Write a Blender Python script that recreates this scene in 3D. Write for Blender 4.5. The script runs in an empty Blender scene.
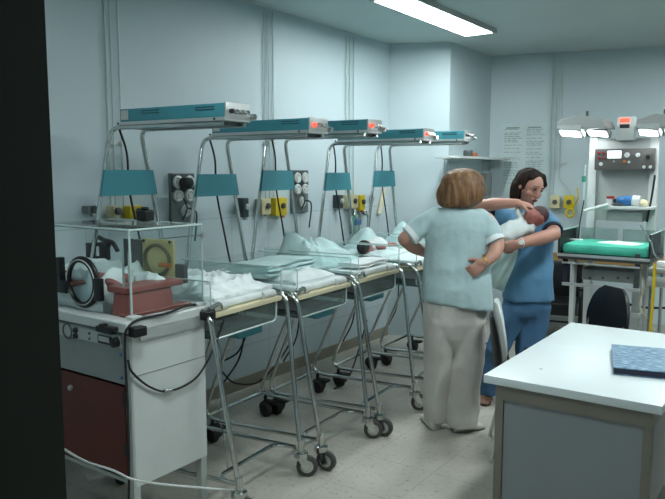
import bpy, bmesh, math, random
from mathutils import Vector, Matrix, noise
PI = math.pi
V = Vector
scene = bpy.context.scene
COL = scene.collection

# ------------------------------------------------------------------ camera model (for measuring)
F_PX, CX, CY, PITCH, YAW, H = 690.0, 332.5, 249.5, math.radians(6.4), math.radians(35.2), 1.6
FH = (-math.sin(YAW), math.cos(YAW)); RH = (math.cos(YAW), math.sin(YAW))
def P(x, y, X=None, Y=None, Z=None):
    h = F_PX*math.cos(PITCH)+(CY-y)*math.sin(PITCH); l = x-CX
    v = -F_PX*math.sin(PITCH)+(CY-y)*math.cos(PITCH)
    d = (FH[0]*h+RH[0]*l, FH[1]*h+RH[1]*l, v)
    t = X/d[0] if X is not None else Y/d[1] if Y is not None else (Z-H)/d[2]
    return V((d[0]*t, d[1]*t, H+d[2]*t))

# ------------------------------------------------------------------ materials
def lin(h):
    h = h.lstrip('#'); o = []
    for i in (0, 2, 4):
        c = int(h[i:i+2], 16)/255
        o.append(c/12.92 if c <= .04045 else ((c+.055)/1.055)**2.4)
    return (*o, 1)
def mat(name, col, rough=.5, metal=0, var=.06, scale=8, bump=0, bscale=60, col2=None, spec=.5, sheen=0):
    m = bpy.data.materials.new(name); m.use_nodes = True
    nt = m.node_tree; b = nt.nodes['Principled BSDF']
    b.inputs['Roughness'].default_value = rough; b.inputs['Metallic'].default_value = metal
    b.inputs['Specular IOR Level'].default_value = spec
    tc = nt.nodes.new('ShaderNodeTexCoord')
    n = nt.nodes.new('ShaderNodeTexNoise'); n.inputs['Scale'].default_value = scale; n.inputs['Detail'].default_value = 5
    nt.links.new(tc.outputs['Object'], n.inputs['Vector'])
    r = nt.nodes.new('ShaderNodeValToRGB')
    c = lin(col); c2 = lin(col2) if col2 else tuple(v*(1-var*2) for v in c[:3])+(1,)
    r.color_ramp.elements[0].position = .35; r.color_ramp.elements[1].position = .65
    r.color_ramp.elements[0].color = c2; r.color_ramp.elements[1].color = c
    nt.links.new(n.outputs['Fac'], r.inputs['Fac']); nt.links.new(r.outputs['Color'], b.inputs['Base Color'])
    if bump:
        n2 = nt.nodes.new('ShaderNodeTexNoise'); n2.inputs['Scale'].default_value = bscale; n2.inputs['Detail'].default_value = 4
        nt.links.new(tc.outputs['Object'], n2.inputs['Vector'])
        bp = nt.nodes.new('ShaderNodeBump'); bp.inputs['Strength'].default_value = bump; bp.inputs['Distance'].default_value = .01
        nt.links.new(n2.outputs['Fac'], bp.inputs['Height']); nt.links.new(bp.outputs['Normal'], b.inputs['Normal'])
    return m
def emis(name, col, s):
    m = bpy.data.materials.new(name); m.use_nodes = True
    b = m.node_tree.nodes['Principled BSDF']
    b.inputs['Base Color'].default_value = lin(col)
    b.inputs['Emission Color'].default_value = lin(col); b.inputs['Emission Strength'].default_value = s
    return m
def clear(name, tint='#f4fafa', gloss=.12, rough=.04, fog=0.0):
    m = bpy.data.materials.new(name); m.use_nodes = True
    nt = m.node_tree; nt.nodes.clear()
    out = nt.nodes.new('ShaderNodeOutputMaterial')
    t = nt.nodes.new('ShaderNodeBsdfTransparent'); t.inputs[0].default_value = lin(tint)
    g = nt.nodes.new('ShaderNodeBsdfGlossy'); g.inputs['Roughness'].default_value = rough
    fr = nt.nodes.new('ShaderNodeLayerWeight'); fr.inputs['Blend'].default_value = gloss
    mx = nt.nodes.new('ShaderNodeMixShader')
    nt.links.new(fr.outputs['Fresnel'], mx.inputs[0]); nt.links.new(t.outputs[0], mx.inputs[1]); nt.links.new(g.outputs[0], mx.inputs[2])
    last = mx
    if fog:
        d = nt.nodes.new('ShaderNodeBsdfDiffuse'); d.inputs[0].default_value = lin('#dde9e9' if name != 'yellowed_acrylic' else '#e2d69c')
        m2 = nt.nodes.new('ShaderNodeMixShader'); m2.inputs[0].default_value = fog
        nt.links.new(mx.outputs[0], m2.inputs[1]); nt.links.new(d.outputs[0], m2.inputs[2]); last = m2
    nt.links.new(last.outputs[0], out.inputs[0])
    return m
M = dict(
 chrome=mat('chrome', '#d4d8d6', .16, 1, .12, 3, spec=.5),
 steel=mat('brushed_steel', '#c0c4c2', .38, .8, .06, 12),
 alu=mat('aluminium', '#d2d6d4', .35, .7, .05, 10),
 dsteel=mat('dark_steel', '#555a5a', .45, .6, .08, 12),
 teal=mat('teal_enamel', '#458f9c', .42, 0, .04, 6),
 white=mat('white_enamel', '#c9cfcd', .4, 0, .04, 4),
 greyw=mat('grey_white_enamel', '#aeb4b0', .45, 0, .05, 4),
 panelgrey=mat('panel_grey_paint', '#8e9492', .5, 0, .05, 5),
 brown=mat('brown_door_laminate', '#5c2218', .42, 0, .12, 5),
 maroon=mat('maroon_enamel', '#94524a', .35, 0, .08, 6),
 black=mat('black_plastic', '#121314', .4, 0, .1, 20),
 rubber=mat('black_rubber', '#1c1c1c', .7, 0, .15, 30),
 wheel=mat('grey_rubber_wheel', '#4a4b48', .6, 0, .15, 30),
 cream=mat('cream_laminate', '#d8cfae', .5, 0, .05, 6),
 beige=mat('beige_plastic', '#c9bf96', .5, 0, .05, 10),
 yellow=mat('yellow_plastic', '#d2b81c', .4, 0, .06, 10),
 sheet=mat('white_cotton_sheet', '#e4ecec', .85, 0, .05, 10, .35, 45),
 green_cloth=mat('pale_aqua_cotton', '#bbd5d5', .85, 0, .08, 9, .4, 50),
 surg=mat('surgical_green_cloth', '#45b99e', .75, 0, .10, 7, .5, 25),
 skin=mat('skin', '#bd8e7c', .5, 0, .06, 12),
 skinb=mat('olive_skin', '#b88775', .5, 0, .06, 12),
 skinbaby=mat('newborn_skin', '#a35f58', .5, 0, .12, 14),
 aqua=mat('aqua_tunic_cotton', '#aec6c9', .85, 0, .06, 6, .35, 26),
 cuffw=mat('white_cuff_cotton', '#dbe4e4', .85, 0, .04, 10),
 trous=mat('off_white_trousers', '#d0cdc8', .85, 0, .07, 5, .35, 22),
 denim=mat('blue_trouser_cotton', '#487297', .85, 0, .12, 5, .4, 24),
 blue=mat('blue_scrub_cotton', '#5e8fb2', .85, 0, .10, 6, .4, 24),
 navy=mat('navy_trim', '#151d30', .8, 0, .1, 20),
 shoe=mat('white_leather', '#c9c6bb', .5, 0, .06, 12),
 tan=mat('tan_shoe', '#6d4c36', .5, 0, .06, 12),
 gold=mat('gold_bracelet', '#d9b24a', .3, 1, .05, 10),
 desk=mat('white_desktop_laminate', '#d2dcde', .32, 0, .03, 3),
 deskframe=mat('beige_painted_steel', '#7d7a70', .45, .2, .06, 6),
 deskpanel=mat('grey_desk_panel', '#858c90', .5, 0, .03, 4),
 vinyl=mat('black_vinyl', '#101113', .35, 0, .15, 12, .2, 60),
 wood=mat('bumper_wood', '#b08a50', .5, 0, .12, 14),
 gasgrey=mat('gas_panel_grey', '#76807f', .4, .4, .06, 8),
 gasdark=mat('gas_panel_dark', '#39464a', .4, .3, .06, 8),
 conduit=mat('painted_conduit', '#c0cbcb', .5, .1, .06, 8),
 red=mat('red_plastic', '#a02020', .4, 0, .05, 10),
 orange=mat('orange_plastic', '#c87030', .4, 0, .05, 10),
 bluep=mat('blue_plastic', '#2f6ea8', .35, 0, .05, 10),
 greenp=mat('green_plastic', '#2e8a70', .4, 0, .05, 10),
 paper=mat('paper', '#dfe6e4', .8, 0, .03, 10),
 posterp=mat('poster_paper', '#bccbcb', .7, 0, .03, 10),
 ink=mat('grey_ink', '#8b9a9c', .8, 0, .05, 10),
 face=mat('instrument_face', '#c2c7c3', .4, .1, .04, 10),
 amber=clear('yellowed_acrylic', '#e8dfb0', .1, .1, .7),
 acry=clear('clear_acrylic', '#fafdfd', .08, .04, .02),
 smoky=clear('worn_acrylic', '#e0e9e6', .12, .1, .09),
 edge=mat('acrylic_edge', '#b9cdca', .25, 0, .05, 10),
 lamp=emis('fluorescent_diffuser', '#f1fbfb', 14),
 lamp2=emis('phototherapy_lamp', '#f4fbff', 11),
 led=emis('red_indicator', '#ff3020', 2.2),
 meter=emis('lit_meter_window', '#e8fbff', 1.0),
 hairA=mat('light_brown_hair', '#8a6440', .6, 0, .2, 8, .6, 90, col2='#553822'),
 hairB=mat('dark_brown_hair', '#2c1e18', .8, 0, .2, 8, .6, 90, col2='#150d0b', spec=.2),
 lips=mat('lips', '#83433e', .45), eye=mat('dark_eye', '#221814', .3),
 jamb=mat('dark_green_door_paint', '#1c2415', .6, 0, .1, 5),
)
def hair_strands(m):
    nt = m.node_tree
    for n in nt.nodes:
        if n.type == 'TEX_NOISE':
            mp = nt.nodes.new('ShaderNodeMapping'); mp.inputs['Scale'].default_value = (9, 9, 1.1)
            src = n.inputs['Vector'].links[0].from_socket
            nt.links.new(src, mp.inputs['Vector']); nt.links.new(mp.outputs[0], n.inputs['Vector'])
            n.inputs['Scale'].default_value = 5
hair_strands(M['hairA']); hair_strands(M['hairB'])
# speckled book cover
def speck():
    m = bpy.data.materials.new('blue_marbled_cover'); m.use_nodes = True; nt = m.node_tree; b = nt.nodes['Principled BSDF']
    tc = nt.nodes.new('ShaderNodeTexCoord'); mp = nt.nodes.new('ShaderNodeMapping'); mp.inputs['Scale'].default_value = (30, 90, 30)
    n = nt.nodes.new('ShaderNodeTexNoise'); n.inputs['Scale'].default_value = 1; n.inputs['Detail'].default_value = 6
    r = nt.nodes.new('ShaderNodeValToRGB')
    r.color_ramp.elements[0].color = lin('#35566f'); r.color_ramp.elements[0].position = .35
    e = r.color_ramp.elements.new(.55); e.color = lin('#6a8fa8')
    r.color_ramp.elements[2].color = lin('#b4cad6'); r.color_ramp.elements[2].position = .75
    nt.links.new(tc.outputs['Object'], mp.inputs[0]); nt.links.new(mp.outputs[0], n.inputs['Vector'])
    nt.links.new(n.outputs['Fac'], r.inputs[0]); nt.links.new(r.outputs[0], b.inputs['Base Color']); b.inputs['Roughness'].default_value = .45
    return m
M['marble'] = speck()
# walls: pale cool paint with large wainscot tiles low down
def wallmat(name, axis, tiles=True):
    m = bpy.data.materials.new(name); m.use_nodes = True; nt = m.node_tree; b = nt.nodes['Principled BSDF']
    b.inputs['Roughness'].default_value = .5
    g = nt.nodes.new('ShaderNodeNewGeometry'); sp = nt.nodes.new('ShaderNodeSeparateXYZ'); nt.links.new(g.outputs['Position'], sp.inputs[0])
    n = nt.nodes.new('ShaderNodeTexNoise'); n.inputs['Scale'].default_value = 1.6; n.inputs['Detail'].default_value = 6
    nt.links.new(g.outputs['Position'], n.inputs['Vector'])
    r = nt.nodes.new('ShaderNodeValToRGB')
    r.color_ramp.elements[0].color = lin('#b0bfc4'); r.color_ramp.elements[1].color = lin('#bccace')
    nt.links.new(n.outputs['Fac'], r.inputs[0])
    col = r.outputs[0]
    if tiles:
        cb = nt.nodes.new('ShaderNodeCombineXYZ'); nt.links.new(sp.outputs[axis], cb.inputs[0]); nt.links.new(sp.outputs[2], cb.inputs[1])
        br = nt.nodes.new('ShaderNodeTexBrick'); br.offset = 0
        br.inputs['Scale'].default_value = 1; br.inputs['Brick Width'].default_value = .4; br.inputs['Row Height'].default_value = .32
        br.inputs['Mortar Size'].default_value = .0035
        nt.links.new(cb.outputs[0], br.inputs['Vector'])
        lt = nt.nodes.new('ShaderNodeMath'); lt.operation = 'LESS_THAN'; lt.inputs[1].default_value = 1.29; nt.links.new(sp.outputs[2], lt.inputs[0])
        mu = nt.nodes.new('ShaderNodeMath'); mu.operation = 'MULTIPLY'; nt.links.new(lt.outputs[0], mu.inputs[0]); nt.links.new(br.outputs['Fac'], mu.inputs[1])
        mu2 = nt.nodes.new('ShaderNodeMath'); mu2.operation = 'MULTIPLY'; mu2.inputs[1].default_value = .45; nt.links.new(mu.outputs[0], mu2.inputs[0])
        mx = nt.nodes.new('ShaderNodeMix'); mx.data_type = 'RGBA'; mx.inputs[7].default_value = lin('#7d8a8b')
        nt.links.new(mu2.outputs[0], mx.inputs[0]); nt.links.new(col, mx.inputs[6]); col = mx.outputs[2]
    nt.links.new(col, b.inputs['Base Color'])
    return m
M['wall_l'] = wallmat('pale_wall_tiled', 1); M['wall_b'] = wallmat('pale_wall_painted', 0, False)
M['ceil'] = mat('ceiling_paint', '#b3bfbe', .8, 0, .02, 1.5)
def floormat():
    m = bpy.data.materials.new('speckled_terrazzo'); m.use_nodes = True; nt = m.node_tree; b = nt.nodes['Principled BSDF']
    b.inputs['Roughness'].default_value = .38; b.inputs['Specular IOR Level'].default_value = .35
    g = nt.nodes.new('ShaderNodeNewGeometry')
    n = nt.nodes.new('ShaderNodeTexNoise'); n.inputs['Scale'].default_value = 2.2; n.inputs['Detail'].default_value = 8
    n2 = nt.nodes.new('ShaderNodeTexNoise'); n2.inputs['Scale'].default_value = 38; n2.inputs['Detail'].default_value = 3
    for k in (n, n2): nt.links.new(g.outputs['Position'], k.inputs['Vector'])
    r = nt.nodes.new('ShaderNodeValToRGB'); r.color_ramp.elements[0].color = lin('#a7a49a'); r.color_ramp.elements[1].color = lin('#bdbab0')
    r.color_ramp.elements[0].position = .3; r.color_ramp.elements[1].position = .7
    r2 = nt.nodes.new('ShaderNodeValToRGB'); r2.color_ramp.elements[0].color = lin('#8a877c'); r2.color_ramp.elements[1].color = (1, 1, 1, 1)
    r2.color_ramp.elements[0].position = .28; r2.color_ramp.elements[1].position = .42
    nt.links.new(n.outputs['Fac'], r.inputs[0]); nt.links.new(n2.outputs['Fac'], r2.inputs[0])
    mx = nt.nodes.new('ShaderNodeMix'); mx.data_type = 'RGBA'; mx.blend_type = 'MULTIPLY'; mx.inputs[0].default_value = .5
    nt.links.new(r.outputs[0], mx.inputs[6]); nt.links.new(r2.outputs[0], mx.inputs[7])
    br = nt.nodes.new('ShaderNodeTexBrick'); br.offset = 0; br.inputs['Scale'].default_value = 1
    br.inputs['Brick Width'].default_value = .4; br.inputs['Row Height'].default_value = .4; br.inputs['Mortar Size'].default_value = .003
    nt.links.new(g.outputs['Position'], br.inputs['Vector'])
    mu = nt.nodes.new('ShaderNodeMath'); mu.operation = 'MULTIPLY'; mu.inputs[1].default_value = .3; nt.links.new(br.outputs['Fac'], mu.inputs[0])
    mz = nt.nodes.new('ShaderNodeMix'); mz.data_type = 'RGBA'; mz.inputs[7].default_value = lin('#6d6a62')
    nt.links.new(mu.outputs[0], mz.inputs[0]); nt.links.new(mx.outputs[2], mz.inputs[6])
    nt.links.new(mz.outputs[2], b.inputs['Base Color'])
    return m
M['floor'] = floormat()

# ------------------------------------------------------------------ geometry helpers
def fillet(pts, rad, n=5):
    pts = [V(p) for p in pts]; out = [pts[0]]
    for i in range(1, len(pts)-1):
        a, b, c = pts[i-1], pts[i], pts[i+1]
        d1 = (a-b); d2 = (c-b); l = min(rad, d1.length*.49, d2.length*.49)
        p1 = b+d1.normalized()*l; p2 = b+d2.normalized()*l
        for k in range(n+1):
            t = k/n; out.append(p1*(1-t)**2+b*2*t*(1-t)+p2*t*t)
    out.append(pts[-1]); return out
def spline(pts, n=8):
    pts = [V(p) for p in pts]; q = [pts[0]*2-pts[1]]+pts+[pts[-1]*2-pts[-2]]; out = []
    for i in range(1, len(q)-2):
        a, b, c, d = q[i-1:i+3]
        for k in range(n):
            t = k/n
            out.append(.5*((2*b)+(c-a)*t+(2*a-5*b+4*c-d)*t*t+(3*b-a-3*c+d)*t**3))
    out.append(pts[-1]); return out

class MB:
    def __init__(s): s.bm = bmesh.new()
    def box(s, c, d, rot=None, bev=0):
        t = bmesh.new(); bmesh.ops.create_cube(t, size=1)
        bmesh.ops.scale(t, vec=d, verts=t.verts)
        if bev: bmesh.ops.bevel(t, geom=list(t.edges), offset=bev, segments=2, affect='EDGES', profile=.6)
        mt = Matrix.Translation(c)
        if rot is not None: mt = mt @ (rot.to_4x4() if hasattr(rot, 'to_4x4') else Matrix.Rotation(rot, 4, 'Z'))
        bmesh.ops.transform(t, matrix=mt, verts=t.verts); s.add(t); return s
    def b2(s, lo, hi, bev=0):
        lo = V(lo); hi = V(hi); return s.box((lo+hi)/2, tuple(abs(v) for v in (hi-lo)), bev=bev)
    def add(s, t):
        vm = {}
        for v in t.verts: vm[v] = s.bm.verts.new(v.co)
        for f in t.faces:
            try: s.bm.faces.new([vm[v] for v in f.verts])
            except ValueError: pass
        t.free()
    def loft(s, rings, close=False, cap=True):
        R = [[s.bm.verts.new(p) for p in r] for r in rings]; n = len(R[0]); m = len(R)
        for i in range(m if close else m-1):
            A, B = R[i], R[(i+1) % m]
            for k in range(n):
                s.bm.faces.new((A[k], A[(k+1) % n], B[(k+1) % n], B[k]))
        if cap and not close:
            s.bm.faces.new(R[0][::-1]); s.bm.faces.new(R[-1])
        return s
    def tube(s, pts, r, seg=8, close=False):
        pts = [V(p) for p in pts]; n = len(pts)
        rr = r if isinstance(r, (list, tuple)) else [r]*n
        rings = []; up = None
        for i, p in enumerate(pts):
            if close: t = pts[(i+1) % n]-pts[i-1]
            else: t = pts[min(i+1, n-1)]-pts[max(i-1, 0)]
            t.normalize()
            if up is None:
                up = V((0, 0, 1)) if abs(t.z) < .9 else V((1, 0, 0))
            u = (up-t*up.dot(t))
            if u.length < 1e-5: u = t.orthogonal()
            u.normalize(); w = t.cross(u); up = u
            rings.append([p+(u*math.cos(a)+w*math.sin(a))*rr[i] for a in [2*PI*k/seg for k in range(seg)]])
        return s.loft(rings, close)
    def cyl(s, a, b, r, seg=16, r2=None): return s.tube([a, b], [r, r if r2 is None else r2], seg)
    def lathe(s, prof, loc=(0, 0, 0), seg=20, axis=(0, 0, 1)):
        q = V((0, 0, 1)).rotation_difference(V(axis)).to_matrix(); loc = V(loc)
        return s.loft([[loc+q @ V((max(r, 1e-4)*math.cos(a), max(r, 1e-4)*math.sin(a), z)) for a in [2*PI*k/seg for k in range(seg)]] for r, z in prof])
    def ell(s, c, rad, rot=None, seg=16):
        t = bmesh.new(); bmesh.ops.create_uvsphere(t, u_segments=seg, v_segments=max(8, seg*2//3), radius=1)
        bmesh.ops.scale(t, vec=rad if not isinstance(rad, (int, float)) else (rad,)*3, verts=t.verts)
        mt = Matrix.Translation(c)
        if rot is not None: mt = mt @ rot.to_4x4()
        bmesh.ops.transform(t, matrix=mt, verts=t.verts); s.add(t); return s
    def limb(s, pts, rad, seg=14, n=5):
        """tapered limb with rounded ends"""
        P3 = [V(p) for p in pts]
        comb = spline([V((*p,)) for p in P3], n) if len(P3) > 2 else [P3[0].lerp(P3[1], k/n) for k in range(n+1)]
        m = len(comb); rr = []
        for i in range(m):
            t = i/(m-1)*(len(rad)-1); k = min(int(t), len(rad)-2); f = t-k; rr.append(rad[k]*(1-f)+rad[k+1]*f)
        s.tube(comb, rr, seg); s.ell(comb[0], rr[0]*.99, seg=12); s.ell(comb[-1], rr[-1]*.99, seg=12); return s
    def prism(s, poly, off):
        off = V(off); s.loft([[V(p) for p in poly], [V(p)+off for p in poly]]); return s
    def torus(s, c, R, r, axis=(0, 0, 1), seg=28, sx=1, tube=8):
        q = V((0, 0, 1)).rotation_difference(V(axis)).to_matrix(); c = V(c)
        return s.tube([c+q @ V((R*sx*math.cos(a), R*math.sin(a), 0)) for a in [2*PI*k/seg for k in range(seg)]], r, tube, True)
    def build(s, name, m, parent=None, smooth=True, bev=0, ang=40, label=None, cat=None, group=None, kind=None, xf=None):
        bm = s.bm
        if xf is not None: bmesh.ops.transform(bm, matrix=xf, verts=bm.verts)
        bmesh.ops.recalc_face_normals(bm, faces=bm.faces)
        loc = V((0, 0, 0))
        if parent is None and kind != 'structure' and len(bm.verts):
            lo = V([min(v.co[i] for v in bm.verts) for i in range(3)]); hi = V([max(v.co[i] for v in bm.verts) for i in range(3)])
            loc = V(((lo.x+hi.x)/2, (lo.y+hi.y)/2, lo.z)); bmesh.ops.translate(bm, vec=-loc, verts=bm.verts)
        me = bpy.data.meshes.new(name); bm.to_mesh(me); bm.free()
        me.materials.append(M[m] if isinstance(m, str) else m)
        if smooth:
            me.polygons.foreach_set('use_smooth', [True]*len(me.polygons)); me.set_sharp_from_angle(angle=math.radians(ang))
        o = bpy.data.objects.new(name, me); COL.objects.link(o); o.location = loc; o.parent = parent
        if bev:
            b = o.modifiers.new('b', 'BEVEL'); b.width = bev; b.segments = 2; b.limit_method = 'ANGLE'
        tag(o, label, cat, group, kind); return o

def tag(o, label=None, cat=None, group=None, kind=None):
    if label: o['label'] = label
    if cat: o['category'] = cat
    if group: o['group'] = group
    if kind: o['kind'] = kind
    return o
def thing(name, label, cat, loc=(0, 0, 0), rz=0, group=None):
    o = bpy.data.objects.new(name, None); COL.objects.link(o); o.empty_display_size = .1
    o.location = loc; o.rotation_euler = (0, 0, rz); return tag(o, label, cat, group)
def copy_tree(o, parent=None):
    c = o.copy(); COL.objects.link(c); c.parent = parent
    for ch in [x for x in list(COL.objects) if x.parent == o]: copy_tree(ch, c)
    return c
def fuse(mb, voxel, iters=3, name='tmp'):
    """one continuous skin out of overlapping limbs"""
    me = bpy.data.meshes.new(name); bmesh.ops.recalc_face_normals(mb.bm, faces=mb.bm.faces); mb.bm.to_mesh(me); mb.bm.free()
    o = bpy.data.objects.new(name, me); COL.objects.link(o)
    r = o.modifiers.new('r', 'REMESH'); r.mode = 'VOXEL'; r.voxel_size = voxel
    if iters:
        sm = o.modifiers.new('s', 'SMOOTH'); sm.iterations = iters; sm.factor = .5
    dg = bpy.context.evaluated_depsgraph_get(); ev = o.evaluated_get(dg); m2 = bpy.data.meshes.new_from_object(ev)
    out = MB(); out.bm.from_mesh(m2)
    bpy.data.objects.remove(o); bpy.data.meshes.remove(me); bpy.data.meshes.remove(m2)
    return out
def wrinkle(mb, amp, sc, seed=0, stretch=(1, 1, 1), mask=None):
    mb.bm.normal_update()
    off = V((seed*3.1, seed*1.7, seed*.9))
    for v in mb.bm.verts:
        q = V((v.co.x*stretch[0], v.co.y*stretch[1], v.co.z*stretch[2]))*sc+off
        n = 1-abs(noise.noise(q))*2.2+.4*noise.noise(q*2.3)
        a = amp*(mask(v.co) if mask else 1)
        v.co += v.normal*n*a
    return mb
def sheet(w, d, h, seed, th=.012, nx=46, ny=36, env=None, sc=7, ridge=.6):
    """rumpled closed cloth slab lying on z=0, bottom flat-ish"""
    mb = MB(); bm = mb.bm; off = V((seed*7.3, seed*2.9, 0)); top = []; bot = []
    for j in range(ny+1):
        rt = []; rb = []
        for i in range(nx+1):
            u = i/nx; v = j/ny; x = (u-.5)*w; y = (v-.5)*d
            q = V((x, y, 0))*sc+off
            q2 = q+V((noise.noise(q*.6), noise.noise(q*.6+V((9, 3, 1))), 0))*1.2
            r = 1-abs(noise.noise(q2))*2.4; s2 = noise.noise(q2*2.1)*.35
            e = min(1, 6*min(u, 1-u, v, 1-v)+.15)
            if env: e *= env(u, v)
            z = max(0.0, h*e*(.35+ridge*(r*.6+s2)+.12))
            jx = .02*noise.noise(q*.9+V((3, 3, 3))); jy = .02*noise.noise(q*.9+V((5, 1, 3)))
            rt.append(bm.verts.new((x+jx, y+jy, z+th))); rb.append(bm.verts.new((x+jx, y+jy, max(0, z*.0))))
        top.append(rt); bot.append(rb)
    for j in range(ny):
        for i in range(nx):
            bm.faces.new((top[j][i], top[j][i+1], top[j+1][i+1], top[j+1][i]))
            bm.faces.new((bot[j][i], bot[j+1][i], bot[j+1][i+1], bot[j][i+1]))
    for i in range(nx):
        bm.faces.new((top[0][i], bot[0][i], bot[0][i+1], top[0][i+1])); bm.faces.new((top[ny][i], top[ny][i+1], bot[ny][i+1], bot[ny][i]))
    for j in range(ny):
        bm.faces.new((top[j][0], top[j+1][0], bot[j+1][0], bot[j][0])); bm.faces.new((top[j][nx], bot[j][nx], bot[j+1][nx], top[j+1][nx]))
    return mb
def place(o, loc, rz=0): o.location = loc; o.rotation_euler = (0, 0, rz); return o

# ------------------------------------------------------------------ room shell
WX = -3.42; CZ = 2.8
def st(name, mb, m, smooth=False, **k): return mb.build(name, m, None, smooth, kind='structure', **k)
BK = lambda x: 7.0+(x+2.9)*.25       # back wall line
RX = 1.9
m = MB(); m.prism([(WX-.2, -1.2, -.1), (RX+.2, -1.2, -.1), (RX+.2, BK(RX)+.2, -.1), (WX-.2, BK(RX)+.2, -.1)], (0, 0, .1)); st('floor', m, 'floor')
m = MB(); m.prism([(WX-.2, -1.2, CZ), (RX+.2, -1.2, CZ), (RX+.2, BK(RX)+.2, CZ), (WX-.2, BK(RX)+.2, CZ)], (0, 0, .1)); st('ceiling', m, 'ceil')
m = MB(); m.b2((WX-.15, .5, 0), (WX, 5.82, CZ)); st('wall_left', m, 'wall_l')
m = MB(); m.prism([(WX-.15, 5.82, 0), (WX, 5.78, 0), (-2.9, 6.02, 0), (-2.9, 7.2, 0), (WX-.15, 7.2, 0)], (0, 0, CZ)); st('wall_column', m, 'wall_b')
m = MB(); m.prism([(-2.95, BK(-2.95), 0), (RX+.1, BK(RX+.1), 0), (RX+.1, BK(RX+.1)+.15, 0), (-2.95, BK(-2.95)+.15, 0)], (0, 0, CZ)); st('wall_back', m, 'wall_b')
m = MB(); m.b2((RX, .5, 0), (RX+.15, BK(RX), CZ)); st('wall_right', m, 'wall_b')
m = MB(); m.b2((WX-.15, .36, 0), (-.90, .5, CZ)).b2((.14, .36, 0), (RX+.15, .5, CZ)).b2((-.90, .36, 2.1), (.14, .5, CZ)); st('wall_front', m, 'wall_b')
m = MB(); m.b2((-1.2, -1.2, 0), (-1.05, .36, CZ)).b2((.45, -1.2, 0), (.6, .36, CZ)).b2((-1.2, -1.3, 0), (.6, -1.2, CZ)); st('wall_corridor', m, 'jamb')
m = MB(); m.b2((-.97, .32, 0), (-.822, .53, 2.1)).b2((.08, .32, 0), (.18, .53, 2.1)).b2((-.93, .32, 2.04), (.18, .53, 2.14)); st('trim_doorframe', m, 'jamb')
m = MB(); m.b2((WX, .5, 0), (WX+.012, 5.8, .09)); st('baseboard_left', m, mat('baseboard_vinyl', '#8f8b7c', .6))
m = MB(); m.prism([(-2.9, BK(-2.9)-.015, 0), (RX, BK(RX)-.015, 0), (RX, BK(RX), 0), (-2.9, BK(-2.9), 0)], (0, 0, .09)); st('baseboard_back', m, 'greyw')
m = MB(); m.prism([(-2.55, BK(-2.55)-.03, .60), (-.9, BK(-.9)-.03, .60), (-.9, BK(-.9), .60), (-2.55, BK(-2.55), .60)], (0, 0, .17)); st('trim_bumper', m, 'wood', bev=.005)

# ceiling luminaires
def luminaire(x, y, ln, label):
    t = thing('ceiling_light', label, 'ceiling light', (x, y, CZ), 0, 'fluorescent ceiling fittings')
    MB().b2((-.15, -ln/2-.02, -.035), (.15, -ln/2, 0)).b2((-.15, ln/2, -.035), (.15, ln/2+.02, 0)).b2((-.15, -ln/2, -.035), (-.125, ln/2, 0)).b2((.125, -ln/2, -.035), (.15, ln/2, 0)).b2((-.125, -ln/2, -.008), (.125, ln/2, 0)).build('fitting_frame', 'greyw', t, False)
    MB().b2((-.124, -ln/2+.001, -.03), (.124, ln/2-.001, -.012)).build('diffuser', 'lamp', t, False)
luminaire(-2.47, 4.92, 1.5, 'glowing rectangular ceiling light above the row of cots')
luminaire(-.35, 3.6, 1.5, 'added ceiling light over the white desk, outside the view')  # unseen lamp, added to give the desktop its brightness
luminaire(-.35, 6.0, 1.2, 'added ceiling light at the far right of the room, outside the view')  # unseen lamp, added for more light in the room
luminaire(-1.45, 1.6, .9, 'added fill light on the ceiling just inside the doorway, outside the view')  # unseen fill lamp, added to brighten the incubator and the near figure's back

# ------------------------------------------------------------------ wall services
def vpipe(px, y0, y1, label, group, r=.0055, X=WX):
    a = P(px, y0, X=X+.014)
    zt = CZ if y0 <= 0 else min(a.z, CZ-.02)
    b = P(px, y1, X=X+.014)
    t = MB(); t.tube([(X+.014, a.y, zt), (X+.014, a.y, b.z)], r, 8)
    o = t.build('conduit', 'conduit', None, label=label, cat='wall conduit', group=group)
    c = MB(); c.b2((-.012, -.014, .0), (.014, .014, .02)); zc = a.z-b.z if False else None
    cb = c.build('pipe_clip', 'face', o); cb.location = (0, 0, max(.05, P(px, 145, X=X).z-b.z))
    return o
for px, w, y1 in ((104, 'left', 205), (109, 'middle', 207), (117, 'right', 206)): vpipe(px, 0, y1, w+' pipe of the three thin conduits above the nearest cot', 'conduits above the nearest cot')
for px, w, y1 in ((264, 'left', 199), (268, 'middle', 199), (272.5, 'right', 199)): vpipe(px, 12, y1, w+' pipe of the three thin conduits behind the second warmer', 'conduits behind the second warmer')
for px, w, y1 in ((346.5, 'left', 196), (350, 'middle', 196), (354, 'right', 196)): vpipe(px, 36, y1, w+' pipe of the three thin conduits behind the third warmer', 'conduits behind the third warmer')

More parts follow.
